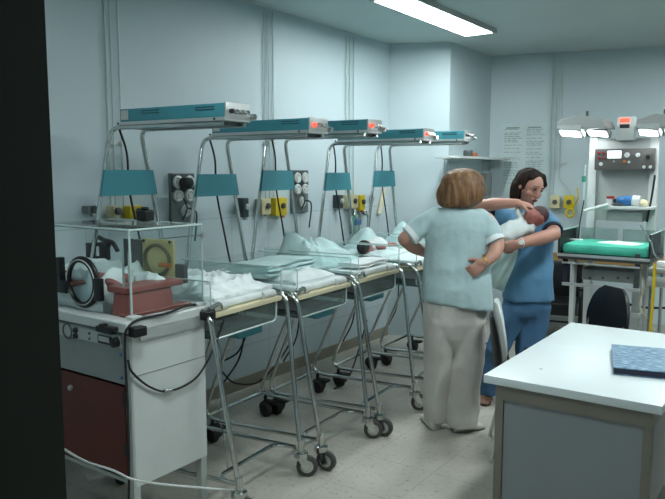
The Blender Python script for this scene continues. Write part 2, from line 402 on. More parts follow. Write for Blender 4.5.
def outlet(x0, y0, x1, y1, m, label, depth=.07, X=WX):
    a = P(x0, y0, X=X+depth*.5); b = P(x1, y1, X=X+depth*.5)
    cy = (a.y+b.y)/2; cz = (a.z+b.z)/2; w = (b.y-a.y); h = a.z-b.z
    w = max(.05, w-.03)
    t = thing('wall_outlet', label, 'wall outlet', (X, cy, cz-h/2))
    MB().box((depth/2, 0, h/2), (depth, w, h), bev=.008).build('housing', m, t)
    MB().lathe([(.0, 0), (.022, 0), (.022, .012), (.012, .016), (0, .016)], (depth, w*.12, h*.55), 14, (1, 0, 0)).build('socket', 'dsteel' if m != 'gasdark' else 'face', t)
    MB().box((depth*.6, w*.3, -.008), (.03, .03, .02), bev=.004).build('release_tab', 'orange' if m == 'yellow' else 'steel', t)
    return t
outlet(82, 206, 97, 213, 'gasgrey', 'small grey wall outlet left of the nearest teal backboard', .06)
outlet(107, 206, 119, 217, 'beige', 'beige wall outlet beside the yellow one nearest the incubator')
outlet(124, 206, 142, 218, 'yellow', 'yellow wall outlet above the incubator, nearest of the yellow ones')
outlet(238, 198, 247, 217, 'gasdark', 'dark grey wall box right of the first gas panel')
outlet(257, 199, 269, 214, 'beige', 'beige wall outlet between dark box and middle yellow outlet')
outlet(271, 198, 285, 215, 'yellow', 'yellow wall outlet left of the second gas panel')
outlet(335, 195, 341, 208, 'gasdark', 'small dark grey wall box left of the third pair of outlets')
outlet(345, 195, 356, 208, 'beige', 'beige wall outlet above the suction bottles')
outlet(356, 195, 363, 210, 'yellow', 'narrow yellow wall outlet above the suction bottles')

def gas_panel(x0, y0, x1, y1, label, plug):
    a = P(x0, y0, X=WX+.02); b = P(x1, y1, X=WX+.02); cy = (a.y+b.y)/2; w = b.y-a.y; h = a.z-b.z
    t = thing('gas_panel', label, 'gas panel', (WX, cy, b.z))
    MB().box((.012, 0, h/2), (.024, w, h), bev=.006).build('back_plate', 'gasgrey', t)
    MB().box((.026, 0, h*.80), (.006, w*.96, h*.36), bev=.002).build('header_plate', 'gasdark', t)
    for k, (u, v) in enumerate(((-.24, .82), (.24, .82), (-.24, .55), (.24, .55), (.05, .25))):
        o = MB().torus((.034, u*w, v*h), .032, .011, (1, 0, 0), 20).lathe([(0, 0), (.02, 0), (.02, .02), (0, .02)], (.024, u*w, v*h), 12, (1, 0, 0)).build('gas_socket', 'face', t)
    MB().tube(spline([(.05, -.1*w, .5*h), (.09, -.14*w, .3*h), (.06, -.2*w, .02)]), .005, 6).tube(spline([(.05, .1*w, .3*h), (.1, .2*w, .2*h), (.07, .25*w, -.12)]), .006, 6).build('hose', 'dsteel', t)
    if plug: MB().lathe([(0, 0), (.036, 0), (.04, .02), (.036, .07), (.025, .08), (0, .08)], (.03, -.08*w, .80*h), 18, (1, .15, 0)).build('regulator_knob', 'black', t)
gas_panel(170, 173, 195, 222, 'grey gas outlet panel with a black regulator knob', True)
gas_panel(292, 170, 308, 212, 'grey gas outlet panel without knob behind the third warmer', False)
# suction bottles and tubes below third outlets
t = thing('suction_set', 'suction bottle with chrome head and green tubes hanging below the outlets', 'suction set', P(357, 222, X=WX+.042))
MB().lathe([(0, -.1), (.04, -.1), (.045, -.08), (.045, .02), (.03, .04), (0, .04)], (0, -.04, 0), 16).build('bottle', 'smoky', t)
MB().lathe([(0, .04), (.035, .04), (.04, .06), (.02, .08), (.015, .12), (0, .12)], (0, -.04, 0), 14).ell((0, .12, .08), .03).build('regulator_head', 'chrome', t)
MB().box((.01, -.02, 0), (.05, .09, .05), bev=.01).build('label_band', 'bluep', t)
MB().tube(spline([(.02, -.04, .08), (.04, -.12, 0), (.05, -.1, -.15), (.03, -.02, -.2), (.03, .1, -.12), (.02, .15, .02), (.02, .12, .08)]), .007, 6).build('tube', 'greenp', t)
t = MB(); a = P(384, 189, X=WX+.02); b = P(379, 214, X=WX+.02); t.tube([a, b], .024, 4)
t.build('cream_wall_strip', 'cream', None, label='tilted cream strip on the wall behind the farthest warmer', cat='wall strip')
t = MB(); t.torus(P(372, 199, X=WX+.02), .035, .009, (1, 0, 0)); t.build('wall_ring', 'steel', None, label='small grey ring hook on the wall above the sleeping baby', cat='hook')

# back wall: local frame helper
BR = math.atan(.25)
def bw(px, py, off=.0):
    lo, hi = 6.0, 9.0
    for _ in range(40):
        mid = (lo+hi)/2; q = P(px, py, Y=mid)
        if q.y < BK(q.x)-off: lo = mid
        else: hi = mid
    return P(px, py, Y=lo)
def bthing(name, label, cat, px, py, group=None): return thing(name, label, cat, bw(px, py), BR, group)
t = bthing('wall_poster', 'large pale instruction poster with two columns of faint printed text on the back wall', 'poster', 523, 190)
c0 = bw(499, 190); c1 = bw(548, 190); W_ = (c1-c0).length; Hh = bw(523, 123).z-bw(523, 190).z
MB().box((0, -.006, Hh/2), (W_, .006, Hh)).build('sheet', 'posterp', t, False)
rnd = random.Random(4); m = MB()
for cx, ww in ((-.24*W_, .34*W_), (.2*W_, .32*W_)):
    z = Hh*.93; m.box((cx, -.011, z), (ww*.8, .003, .014))
    while z > Hh*.1:
        z -= rnd.choice((.016, .02, .034)); x = cx-ww/2
        while x < cx+ww/2-.03:
            l = rnd.uniform(.015, .06); m.box((x+l/2, -.011, z), (l, .003, .006)); x += l+.012
        if rnd.random() < .3: z -= .02
m.build('printed_text', 'ink', t, False)
sa = P(459, 157, X=-2.66); sy0, sy1 = sa.y, BK(-2.9)-.02
t = thing('wall_shelf', 'white wall shelf in the corner above the first nurse', 'shelf', (-2.9, (sy0+sy1)/2, sa.z)); w = sy1-sy0
MB().box((.12, 0, 0), (.24, w, .022), bev=.003).build('board', 'white', t)
for s_ in (-.36, .36): MB().tube([(.2, s_*w, -.012), (.012, s_*w, -.02), (.012, s_*w, -.16)], .007, 6).build('bracket', 'greyw', t)
def onshelf(px, mb, name, mt, label, cat):
    o = mb.build(name, mt, None, label=label, cat=cat); q = P(px, 155, X=-2.76); o.location = (q.x, q.y, sa.z+.0115); return o
onshelf(468, MB().lathe([(0, 0), (.035, 0), (.045, .02), (.045, .05), (.04, .06), (0, .045)]), 'bowl', 'dsteel', 'small dark bowl on the corner shelf', 'bowl')
onshelf(474, MB().box((0, 0, .02), (.05, .07, .04), bev=.008), 'small_box', 'orange', 'small orange box on the corner shelf', 'box')
t = thing('soap_dispenser', 'grey wall dispenser with a dark side below the corner shelf', 'dispenser', P(482, 196, X=-2.892))
MB().box((.03, 0, .12), (.09, .14, .24), bev=.012).build('housing', 'panelgrey', t); MB().box((.03, .075, .11), (.08, .012, .2)).build('side_panel', 'dsteel', t); MB().tube(spline([(.06, .09, .12), (.07, .11, .03), (.06, .1, -.1)]), .005).build('tube', 'white', t)
MB().box((0, -.01, 0), (.06, .02, .09), bev=.004).build('light_switch', 'beige', None, label='small beige switch plate on the back wall beside the nurse with dark hair', cat='switch', xf=Matrix.Translation(bw(512, 195))@Matrix.Rotation(BR, 4, 'Z'))
for px, y1, w, bend in ((553, 196, 'left', 0), (557.5, 196, 'middle', 0), (563, 176, 'right', 1)):
    a = bw(px, 57, .02); b = bw(px, y1, .02)
    pts = [(a.x, a.y, CZ), (a.x, a.y, b.z)]
    if bend:
        c = bw(572, 192, .02); d = bw(572, 200, .02); pts = fillet([(a.x, a.y, CZ), (a.x, a.y, b.z), (c.x, c.y, c.z), (d.x, d.y, d.z)], .06)
    o = MB().tube(pts, .0065, 8).build('conduit', 'conduit', None, label=w+' pipe of the three conduits on the back wall', cat='wall conduit', group='conduits on the back wall')
MB().box((0, -.012, 0), (.16, .014, .02)).build('pipe_bracket', 'face', None, label='short bracket across the three conduits on the back wall', cat='bracket', xf=Matrix.Translation(bw(558, 163))@Matrix.Rotation(BR, 4, 'Z'))
def boutlet(px, py, w, h, m, label):
    t = bthing('wall_outlet', label, 'wall outlet', px, py)
    MB().box((0, -.04, h/2), (w, .08, h), bev=.01).build('housing', m, t)
    MB().lathe([(0, 0), (.025, 0), (.025, .012), (0, .012)], (0, -.08, h*.5), 14, (0, -1, 0)).build('socket', 'dsteel', t)
boutlet(555, 208, .1, .13, 'beige', 'beige wall outlet on the back wall behind the dark haired nurse')
boutlet(569, 208, .1, .13, 'yellow', 'yellow wall outlet on the back wall left of the green cot')
boutlet(577, 299, .1, .13, 'yellow', 'yellow wall outlet low on the back wall below the green cot')
t = MB(); c = bw(570, 213, .09); t.torus(c, .038, .012, (.25, -1, 0)).tube(spline([c+V((.02, 0, .04)), c+V((.08, -.02, .16)), c+V((.06, 0, .25))]), .007, 6)
t.build('coiled_hose', 'yellow', None, label='coiled yellow hose hanging from the yellow outlet left of the green cot', cat='hose')

# ------------------------------------------------------------------ warmer carts
def caster(parent, x, y, rz=0, grey=True, sc=1):
    c = MB().lathe([(0, .10), (.013, .10), (.013, .15), (0, .15)], (0, 0, 0), 12).lathe([(0, .078), (.03, .082), (.028, .1), (0, .105)], (0, 0, 0), 14)
    for s in (-1, 1): c.prism([(-.018, s*.016, .085), (.022, s*.016, .085), (.038, s*.016, .035), (.016, s*.016, .03)], (0, s*.004, 0))
    o = c.build('caster', 'chrome', parent); o.location = (x, y, 0); o.rotation_euler = (0, 0, rz); o.scale = (sc, sc, sc)
    MB().lathe([(0, -.012), (.028, -.012), (.038, -.011), (.043, -.007), (.043, .007), (.038, .011), (.028, .012), (0, .012)], (.024, 0, .043), 26, (0, 1, 0)).build('wheel', 'wheel' if grey else 'rubber', o)
    MB().lathe([(0, -.014), (.012, -.014), (.026, -.0125), (.026, .0125), (.012, .014), (0, .014)], (.024, 0, .043), 18, (0, 1, 0)).build('wheel_hub', 'steel', o)
def make_cart():
    t = thing('infant_warmer_cart', '', 'infant warmer')
    r = .0125
    for s in (-1, 1):
        pts = [(.94, s*.25-.015+(.02 if s > 0 else 0), .19), (.81, s*.31+.02, .97), (.02, s*.29, .985), (0, s*.28, 1.04), (0.0, s*.135, 1.70), (.0, s*.105, 1.832), (.16, s*.088, 1.832), (.74, s*.085, 1.832)]
        pts = fillet(pts, .09, 6)
        MB().tube(pts, r, 10).build('side_tube', 'chrome', t)
        MB().tube(fillet([(.47, s*.28, .965), (.10, s*.27, .13), (.925, s*.25-.012, .16)], .12, 6), r*.95, 10).build('rear_leg', 'chrome', t)
        caster(t, .95, s*.25-.015+(.02 if s > 0 else 0), .1 if s < 0 else .55, sc=1.32)
        c = MB().ell((0, 0, .05), (.05, .03, .045)).lathe([(0, -.02), (.04, -.02), (.046, -.01), (.046, .01), (.04, .02), (0, .02)], (.03, -.035, .046), 18, (.2, 1, 0)).lathe([(0, -.02), (.04, -.02), (.046, -.01), (.046, .01), (.04, .02), (0, .02)], (.0, .035, .046), 18, (.1, 1, 0)).box((.06, 0, .09), (.07, .06, .018), bev=.005).cyl((0, 0, .06), (0, 0, .13), .012)
        o = c.build('rear_caster', 'rubber', t); o.location = (.17, s*.26, 0)
    MB().tube(fillet([(.86, -.255, .155), (.80, -.22, .155), (.80, .21, .155), (.86, .235, .155)], .04), .011, 8).build('front_crossbar', 'chrome', t)
    MB().tube([(.14, -.27, .145), (.14, .27, .145)], .011, 8).build('rear_crossbar', 'chrome', t)
    MB().tube([(.03, -.285, 1.0), (.03, .285, 1.0)], .009, 8).tube([(.10, -.285, 1.0), (.10, .285, 1.0)], .009, 8).build('tray_rail', 'steel', t)
    # backboard
    MB().prism([(.008, -.200, 1.475), (.008, .200, 1.475), (.008, .172, 1.612), (.008, -.172, 1.612)], (.014, 0, 0)).build('backboard', mat('backboard_teal', '#37818d', .45, 0, .04, 6), t, False)
    MB().tube(spline([(.0, -.05, 1.84), (-.02, .02, 1.7), (-.03, .04, 1.5), (-.01, .08, 1.25), (0, .14, 1.0), (.05, .2, .75), (.1, .1, .45), (.12, -.1, .3)]), .006, 6).build('power_cable', 'rubber', t)
    # mattress board, drawer, box
    MB().b2((.08, -.26, .925), (.805, .295, .950), bev=.003).build('mattress_board', 'cream', t)
    MB().b2((.10, -.255, .865), (.78, -.235, .925)).b2((.10, .27, .865), (.78, .29, .925)).b2((.10, -.235, .865), (.12, .235, .925)).build('tray_rim', 'panelgrey', t, False)
    d = MB().b2((.12, -.235, .820), (.785, .265, .826)).b2((.12, -.238, .820), (.785, -.232, .915)).b2((.12, .262, .820), (.785, .268, .915)).b2((.78, -.235, .820), (.786, .265, .925)).b2((.12, -.235, .820), (.126, .265, .915)).build('drawer', 'smoky', t, False)
    MB().tube(fillet([(.788, -.240, .925), (.788, -.240, .820), (.788, .268, .820), (.788, .268, .925)], .03), .005, 6).build('drawer_edge', 'edge', d)
    MB().prism([(.42, -.03, .826), (.42, .235, .826), (.42, .235, .755), (.42, .05, .755)], (.3, 0, 0)).build('control_box', 'teal', t, False)
    # clear walls
    for s in (-1, 1):
        yy = .30 if s > 0 else -.265
        w = MB().b2((.09, yy-.0025, .93), (.80, yy+.0025, 1.10)).build('clear_side_wall', 'acry', t, False)
        MB().tube(fillet([(.09, yy, 1.10), (.80, yy, 1.10), (.80, yy, .93)], .01), .0035, 6).build('wall_edge', 'edge', w)
    MB().b2((.09, -.262, .93), (.095, .297, 1.10)).build('clear_back_wall', 'acry', t, False)
    for s in (-1, 1):
        MB().cyl((.78, s*.245+.01, .968), (.78, s*.245+.01+s*-.10, .968), .020, 14).build('bolster_roll', 'white', t)
    MB().tube(fillet([(.80, -.28, .975), (.80, -.20, .99), (.80, -.19, .96)], .03), .01).build('clamp', 'chrome', t)
    # heater head
    h = MB().b2((.06, -.092, 1.858), (.76, .092, 1.925), bev=.004).build('heater_head', 'teal', t)
    MB().b2((.06, -.097, 1.843), (.765, .097, 1.860), bev=.002).build('chrome_skirt', 'alu', h)
    MB().b2((.12, -.07, 1.822), (.72, .07, 1.845)).build('heater_grille', 'dsteel', h, False)
    f = MB().b2((.758, -.094, 1.852), (.768, .094, 1.928), bev=.002).build('control_face', 'steel', h)
    k = [-.06, -.025, .015, .055]
    for i, y in enumerate(k):
        MB().lathe([(0, 0), (.011, 0), (.010, .018), (.008, .022), (0, .022)], (.768, y, 1.888), 12, (1, 0, 0)).build('control_knob', 'chrome' if i != 0 else 'black', f)
    MB().cyl((.76, .105, 1.87), (.79, .105, 1.87), .014, 12).build('end_knob', 'chrome', h)
    for xx in (.22, .58):
        v = MB()
        for z in (1.895, 1.908): v.b2((xx, -.0945, z), (xx+.12, -.0915, z+.004))
        v.b2((xx, -.0930, 1.899), (xx+.004, -.0915, 1.908)).build('vent_slot', 'gasdark', h, False)
    MB().b2((.07, -.0945, 1.87), (.12, -.0915, 1.918)).build('rating_plate', 'face', h, False)
    MB().ell((.7, -.098, 1.852), .006).ell((.05, -.098, 1.852), .006).build('screw', 'black', h)
    return t
SP = [(-3.08, 2.435, 4.5, 1.0), (-3.08, 3.105, 3.2, .985), (-3.08, 3.69, 4.0, 1.0), (-3.08, 4.42, 4.5, .99), (-3.08, 5.12, 3.5, 1.0)]
labs = ['nearest infant warmer cart with chrome tube frame, beside the incubator, tray holding white sheets',
        'second infant warmer cart from the incubator, folded aqua blanket on its tray',
        'middle infant warmer cart of the row, tall crumpled aqua blanket on its tray',
        'fourth infant warmer cart from the incubator, a sleeping baby on its tray',
        'farthest infant warmer cart, mostly hidden behind the nurse in white trousers']
cart = make_cart(); CARTS = []
for i, (x, y, a, sz) in enumerate(SP):
    c = cart if i == 0 else copy_tree(cart)
    c.location = (x, y, 0); c.rotation_euler = (0, 0, math.radians(a)); c.scale = (1, 1, sz)
    tag(c, labs[i], None, 'infant warmer carts in a row'); CARTS.append(c)
# a lit red indicator on the controls of carts 2-4
for c in CARTS[1:4]:
    h = [o for o in COL.objects if o.parent == c and o.name.startswith('heater_head')][0]
    f = [o for o in COL.objects if o.parent == h and o.name.startswith('control_face')][0]
    for o in [o for o in COL.objects if o.parent == f and o.name.startswith('control_knob')][:1]:
        bpy.data.objects.remove(o)
    MB().lathe([(0, 0), (.013, 0), (.012, .012), (0, .014)], (.768, -.05, 1.888), 12, (1, 0, 0)).ell((.772, -.02, 1.888), .006).build('indicator_lamp', 'led', h)
def oncart(i, lx, ly, z):
    x, y, a, s = SP[i]; a = math.radians(a)
    return V((x+math.cos(a)*lx-math.sin(a)*ly, y+math.sin(a)*lx+math.cos(a)*ly, z)), a
def lay(mb, i, lx, ly, z, name, mt, label, cat, rz=0, group=None):
    o = mb.build(name, mt, None, label=label, cat=cat, group=group, ang=60); p, a = oncart(i, lx, ly, z); place(o, p, a+rz); return o
# mattresses
ml = ['white sheeted mattress on the nearest warmer cart', 'white sheeted mattress under the folded aqua blanket', 'white sheeted mattress under the tall crumpled blanket', 'white sheeted mattress under the sleeping baby', 'white sheeted mattress on the farthest warmer cart']
mz = []
for i in range(5):
    z0 = .950*SP[i][3]+.002
    m = MB().box((0, 0, .02), (.64, .50, .04), bev=.014); lay(m, i, .46, .015, z0, 'mattress', 'sheet', ml[i], 'mattress', group='mattresses on the warmer carts'); mz.append(z0+.041)
lay(sheet(.62, .48, .065, 3, ridge=.9, sc=11, nx=64, ny=50), 0, .46, .015, mz[0], 'crumpled_sheet', 'sheet', 'crumpled white sheet with wrinkles on the nearest cart', 'sheet')
lay(sheet(.46, .40, .06, 5, ridge=.5, sc=5), 1, .52, 0, mz[1], 'flat_sheet', 'sheet', 'smooth white sheet beneath the folded aqua blanket on the second cart', 'sheet')
def folded(w, d, h, seed, layers=3):
    mb = MB()
    for k in range(layers):
        hh = h/layers; z = hh*(k+.5); ww = w*(1-.06*k); dd = d*(1-.04*k)
        rings = []
        for j in range(15):
            y = (j/14-.5)*dd; ring = []
            for a in range(20):
                t = 2*PI*a/20; q = V((math.cos(t)*2+k*3, y*7+seed, math.sin(t)*2))
                rx = ww/2*(1+.07*noise.noise(q)); rz = hh*.56*(1+.35*noise.noise(q*1.6))
                cx = abs(math.cos(t))**.45*math.copysign(1, math.cos(t)); cz = abs(math.sin(t))**.7*math.copysign(1, math.sin(t))
                ring.append(V((cx*rx+.015*noise.noise(V((y*9, k+seed, 0))), y, z+cz*rz+.012*noise.noise(V((y*6, k*5+seed, 3))))))
            rings.append(ring)
        mb.loft(rings)
    return mb
lay(folded(.30, .56, .07, 2), 1, .44, .0, mz[1]+.028, 'folded_blanket', 'green_cloth', 'flat folded aqua blanket on the second warmer cart', 'blanket', .1)
def hump(*pk):
    return lambda u, v: .12+sum(h_*math.exp(-((u-a_)/sa)**2-((v-b_)/sb)**2) for a_, b_, sa, sb, h_ in pk)
lay(sheet(.44, .62, .30, 8, ridge=.62, sc=6.5, nx=70, ny=90, env=hump((.5, .3, .3, .22, .55), (.55, .72, .3, .2, .5), (.32, .27, .10, .10, .55))), 2, .34, -.06, mz[2], 'crumpled_blanket', 'green_cloth', 'tall crumpled aqua blanket heaped on the middle warmer cart', 'blanket')
lay(folded(.16, .40, .03, 6, 2), 2, .68, .02, mz[2], 'folded_sheet', 'sheet', 'folded white sheet at the front of the middle warmer cart', 'sheet')

# sleeping baby on cart 4 and bedding
p4, a4 = oncart(3, .36, -.02, mz[3])
bb = MB(); bb.ell((0, -.17, .062), (.052, .062, .054)).ell((.012, -.135, .05), (.035, .03, .03)).limb([(0, -.12, .05), (0, -.02, .055), (0, .1, .05)], [.03, .055, .05]).limb([(.03, .08, .05), (.07, .17, .05), (.03, .22, .06)], [.03, .025, .016]).limb([(-.02, .08, .05), (-.05, .18, .05), (-.02, .23, .06)], [.03, .025, .016]).limb([(.045, -.08, .06), (.085, -.03, .06), (.06, -.1, .07)], [.02, .016, .014]).limb([(-.045, -.08, .06), (-.085, -.03, .06), (-.05, -.1, .07)], [.02, .016, .014])
for k in range(4): bb.limb([(.06+.006*k, -.10, .075), (.056+.006*k, -.122, .07)], [.005, .0045], 6, 2)
bt = thing('baby', 'newborn with dark hair lying on the fourth warmer cart', 'baby', p4, a4)
b_ = fuse(bb, .005, 3).build('body', 'skinbaby', bt); b_.name = 'body'
MB().ell((-.006, -.185, .068), (.054, .058, .054)).build('hair', 'hairB', bt)
m = MB().limb([(0, -.10, .05), (0, .0, .062), (0, .09, .05)], [.05, .068, .055]); wrinkle(fuse(m, .007, 2), .006, 20, 2).build('baby_gown', 'cuffw', bt)
lay(sheet(.34, .52, .05, 12, ridge=.5), 3, .36, 0, mz[3]-.002, 'swaddling_sheet', 'sheet', 'white sheet spread beneath the sleeping baby', 'sheet')
lay(sheet(.26, .40, .30, 15, ridge=.55, sc=6, nx=50, ny=60, env=hump((.5, .6, .4, .3, .75))), 3, .17, .09, mz[3], 'crumpled_blanket', 'green_cloth', 'crumpled pale blanket standing behind the sleeping baby', 'blanket')
lay(folded(.30, .38, .06, 16, 2), 4, .5, -.02, mz[4], 'folded_sheet', 'sheet', 'white sheet beside the nurse\'s left elbow on the farthest cart', 'sheet')
lay(sheet(.26, .36, .24, 19, ridge=.55, sc=6, nx=50, ny=60, env=hump((.5, .5, .4, .3, .8))), 4, .2, -.02, mz[4], 'crumpled_blanket', 'green_cloth', 'pale crumpled blanket at the back of the farthest cart', 'blanket')

# ------------------------------------------------------------------ incubator (origin at front right foot)
IX0, IX1, IY0, IY1 = -3.05, -2.30, 1.80, 2.23
t = INC = thing('incubator', 'old infant incubator with clear hood, brown door and white side panel', 'incubator', (0, 0, 0))
INC.location = ((IX0+IX1)/2, (IY0+IY1)/2, 0); off = V(INC.location)
def inc(mb, name, mt, parent=None, smooth=True, bev=0, **k):
    bmesh.ops.translate(mb.bm, vec=-off, verts=mb.bm.verts); return mb.build(name, mt, parent or INC, smooth, bev, **k)
inc(MB().b2((IX1-.02, IY0+.012, .262), (IX1, IY1, .925)), 'side_panel', 'white', None, False, .003)
inc(MB().b2((IX1-.001, IY0+.012, .745), (IX1+.0015, IY1, .749)), 'panel_seam', 'panelgrey', None, False)
for x in (IX0+.02, IX1-.02):
    for y in (IY0+.02, IY1-.02):
        inc(MB().b2((x-.018, y-.018, .05), (x+.018, y+.018, .93)).cyl((x, y, 0), (x, y, .05), .02, 12), 'leg', 'greyw', None, False, .003)
inc(MB().b2((IX0, IY1-.02, .262), (IX1-.02, IY1, .925)), 'back_panel', 'greyw', None, False)
inc(MB().b2((IX0, IY0, .262), (IX0+.02, IY1-.02, .925)).b2((IX0+.02, IY0+.02, .262), (IX1-.02, IY1-.02, .28)), 'base_pan', 'greyw', None, False)
dr = inc(MB().b2((IX0+.03, IY0+.002, .30), (IX1-.045, IY0+.022, .70)), 'door', 'brown', None, False, .003)
for z in (.40, .62): inc(MB().b2((IX1-.05, IY0-.006, z), (IX1-.025, IY0+.006, z+.05)), 'hinge', 'black', dr, False)
inc(MB().lathe([(0, 0), (.013, 0), (.013, .012), (0, .014)], (-2.72, IY0+.002, .63), 14, (0, -1, 0)), 'lock', 'steel', dr)
inc(MB().b2((IX0+.02, IY0-.004, .712), (IX1-.025, IY0+.02, .93)), 'control_panel', 'panelgrey', None, False, .004)
cp = inc(MB().b2((IX0+.03, IY0-.012, .868), (IX1-.04, IY0-.003, .925)), 'instrument_strip', 'greyw', None, True, .004)
mt_ = inc(MB().b2((-2.485, IY0-.020, .874), (-2.395, IY0-.012, .912)), 'meter', 'black', cp, False, .003)
inc(MB().b2((-2.475, IY0-.022, .886), (-2.405, IY0-.0195, .908)), 'meter_window', 'face', mt_, False)
inc(MB().lathe([(0, 0), (.022, 0), (.019, .022), (0, .024)], (-2.365, IY0-.012, .893), 16, (0, -1, 0)), 'control_knob', 'black', cp)
for z in (.882, .908): inc(MB().lathe([(0, 0), (.013, 0), (.011, .012), (0, .012)], (-2.645, IY0-.012, z), 14, (0, -1, 0)), 'push_button', 'black', cp)
inc(MB().torus((-2.71, IY0-.013, .895), .032, .004, (0, 1, 0)), 'dial_ring', 'dsteel', cp)
inc(MB().ell((-2.55, IY0-.013, .882), .005).ell((-2.55, IY0-.013, .906), .006).ell((-2.4, IY0-.013, .88), .004), 'screws', 'dsteel', cp)
for z in (.74, .84): inc(MB().ell((IX1-.05, IY0-.004, z), .008), 'blue_stud', 'bluep')
inc(MB().b2((IX0, IY0-.02, .938), (IX1+.01, IY1+.045, .985)), 'deck', 'white', None, True, .008)
inc(MB().b2((IX0+.01, IY0+.0, .924), (IX1-.01, IY1-.0, .94)), 'deck_gap', 'black', None, False)
lt = inc(MB().b2((-2.47, IY0-.04, .93), (-2.36, IY0-.018, .955)).b2((-2.44, IY0-.045, .95), (-2.41, IY0-.015, .968)).b2((-2.40, IY0-.05, .944), (-2.34, IY0-.02, .962)), 'front_latch', 'black', None, True, .003)
for y in (IY0+.02, IY1-.01): inc(MB().b2((IX1+.004, y-.03, .925), (IX1+.05, y+.035, .965)), 'bumper_block', 'black', None, True, .004)
inc(MB().b2((IX1+.004, IY0+.05, .895), (IX1+.012, IY1-.04, .945)), 'side_rail', 'alu', None, False)
# hood
HX0, HX1, HY0, HY1, HZ = -3.03, -2.344, 1.852, 2.265, 1.358
hd = MB()
hd.b2((HX0, HY0, HZ-.006), (HX1, HY1, HZ)); hd.b2((HX1-.006, HY0, .985), (HX1, HY1, HZ-.006)); hd.b2((HX0, HY1-.006, .985), (HX1-.006, HY1, HZ-.006)); hd.b2((HX0, HY0, .985), (HX1-.006, HY0+.006, HZ-.006))
HOOD = inc(hd, 'clear_hood', 'acry', None, False)
inc(MB().tube([(HX1, HY0, .99), (HX1, HY0, HZ)], .005, 6).tube([(HX1, HY1, .99), (HX1, HY1, HZ)], .004, 6).tube([(HX0, HY0, HZ), (HX1, HY0, HZ), (HX1, HY1, HZ)], .005, 6).tube([(HX0, HY1, HZ), (HX1, HY1, HZ)], .004, 6).tube([(HX1-.05, HY0+.004, .99), (HX1-.05, HY0+.004, HZ-.08)], .005, 6), 'hood_edge', 'edge', HOOD)
inc(MB().tube([P(158, 239, Y=HY1), (HX1+.005, HY1, 1.31)], .003, 6).cyl((HX1+.0, HY1, 1.31), (HX1+.02, HY1, 1.31), .012, 12), 'hinge_rod', 'steel', HOOD)
inc(MB().b2((-2.72, 1.98, HZ+.001), (HX1-.02, 2.19, HZ+.008)), 'lid_plate', 'smoky', HOOD, False)
inc(MB().b2((-2.70, HY1-.09, HZ+.008), (-2.63, HY1-.03, HZ+.06)).cyl((-2.665, HY1-.06, HZ+.06), (-2.665, HY1-.06, HZ+.075), .02), 'lid_knob', 'black', HOOD, True, .008)
# front porthole
pc = P(83, 282, Y=HY0-.012)
pr = inc(MB().torus(pc, .105, .012, (0, 1, 0), 36, 1.0, 10).torus(pc+V((0, -.012, 0)), .094, .006, (0, 1, 0), 36), 'front_port_ring', 'black', HOOD)
inc(MB().lathe([(0, 0), (.1, 0), (.1, .004), (0, .004)], pc, 32, (0, 1, 0)), 'port_door', 'acry', pr)
inc(MB().torus(pc+V((0, -.014, 0)), .101, .0025, (0, 1, 0), 36), 'bright_rim', 'white', pr)
inc(MB().box(pc+V((.125, -.01, -.02)), (.045, .022, .1), bev=.004), 'port_latch', 'black', pr)
inc(MB().box(pc+V((-.125, -.015, -.03)), (.07, .03, .06), bev=.01), 'port_hinge', 'black', pr)
inc(MB().box(pc+V((-.165, .0, .03)), (.03, .03, .14), bev=.004), 'hinge_bar', 'black', pr)
# back black port fittings
q = P(104, 240, Y=HY1-.02)
inc(MB().tube(spline([q+V((-.11, 0, -.05)), q+V((-.06, 0, .01)), q, q+V((.07, 0, -.01)), q+V((.11, 0, -.05))]), .012, 8).box(q+V((-.1, -.01, -.06)), (.07, .02, .08), bev=.006).box(q+V((.03, -.02, -.055)), (.06, .03, .09), bev=.006).box(q+V((.03, -.025, -.02)), (.08, .03, .02)).box(q+V((.02, -.025, -.09)), (.075, .03, .018)), 'back_port_fitting', 'black', HOOD)
# yellowed port panel
a = P(143, 238, Y=HY1-.03); b = P(175, 278, Y=HY1-.03); cc = (a+b)/2; w = b.x-a.x; h = a.z-b.z
yp = inc(MB().box(cc, (w, .012, h), bev=.002), 'yellowed_port_panel', 'amber', HOOD, True)
inc(MB().torus(cc+V((0, -.014, -.01)), h*.40, .009, (0, 1, 0), 36, w/h*1.0), 'yellow_port_ring', mat('aged_plastic_ring', '#6a6440', .5), yp)
inc(MB().lathe([(0, 0), (h*.38, 0), (h*.38, .004), (0, .004)], cc+V((0, -.01, -.01)), 30, (0, 1, 0)), 'port_disc', mat('yellowed_disc', '#dfd196', .4), yp)
inc(MB().cyl(cc+V((.03, -.02, -.03)), cc+V((.10, -.02, -.03)), .012, 12), 'port_handle', 'orange', yp)
inc(MB().ell(a+V((.015, -.01, -.012)), .008).ell(a+V((w-.02, -.01, -.008)), .008), 'panel_screw', 'black', yp)
inc(MB().b2((b.x+.01, cc.y-.01, b.z-.02), (b.x+.07, cc.y+.02, b.z+.07)), 'grey_latch_block', 'dsteel', HOOD, True, .005)
inc(MB().b2((a.x-.14, cc.y-.01, b.z+.02), (a.x-.09, cc.y+.015, a.z-.01)).b2((a.x-.06, cc.y-.01, b.z+.02), (a.x-.01, cc.y+.02, a.z-.01)), 'dark_post', 'dsteel', HOOD, False)
inc(MB().cyl((-2.52, 2.0, .99), (-2.52, 2.0, 1.16), .008, 8).cyl((-2.47, 1.95, .99), (-2.47, 1.95, 1.25), .008, 8), 'clear_rod', 'edge', HOOD)
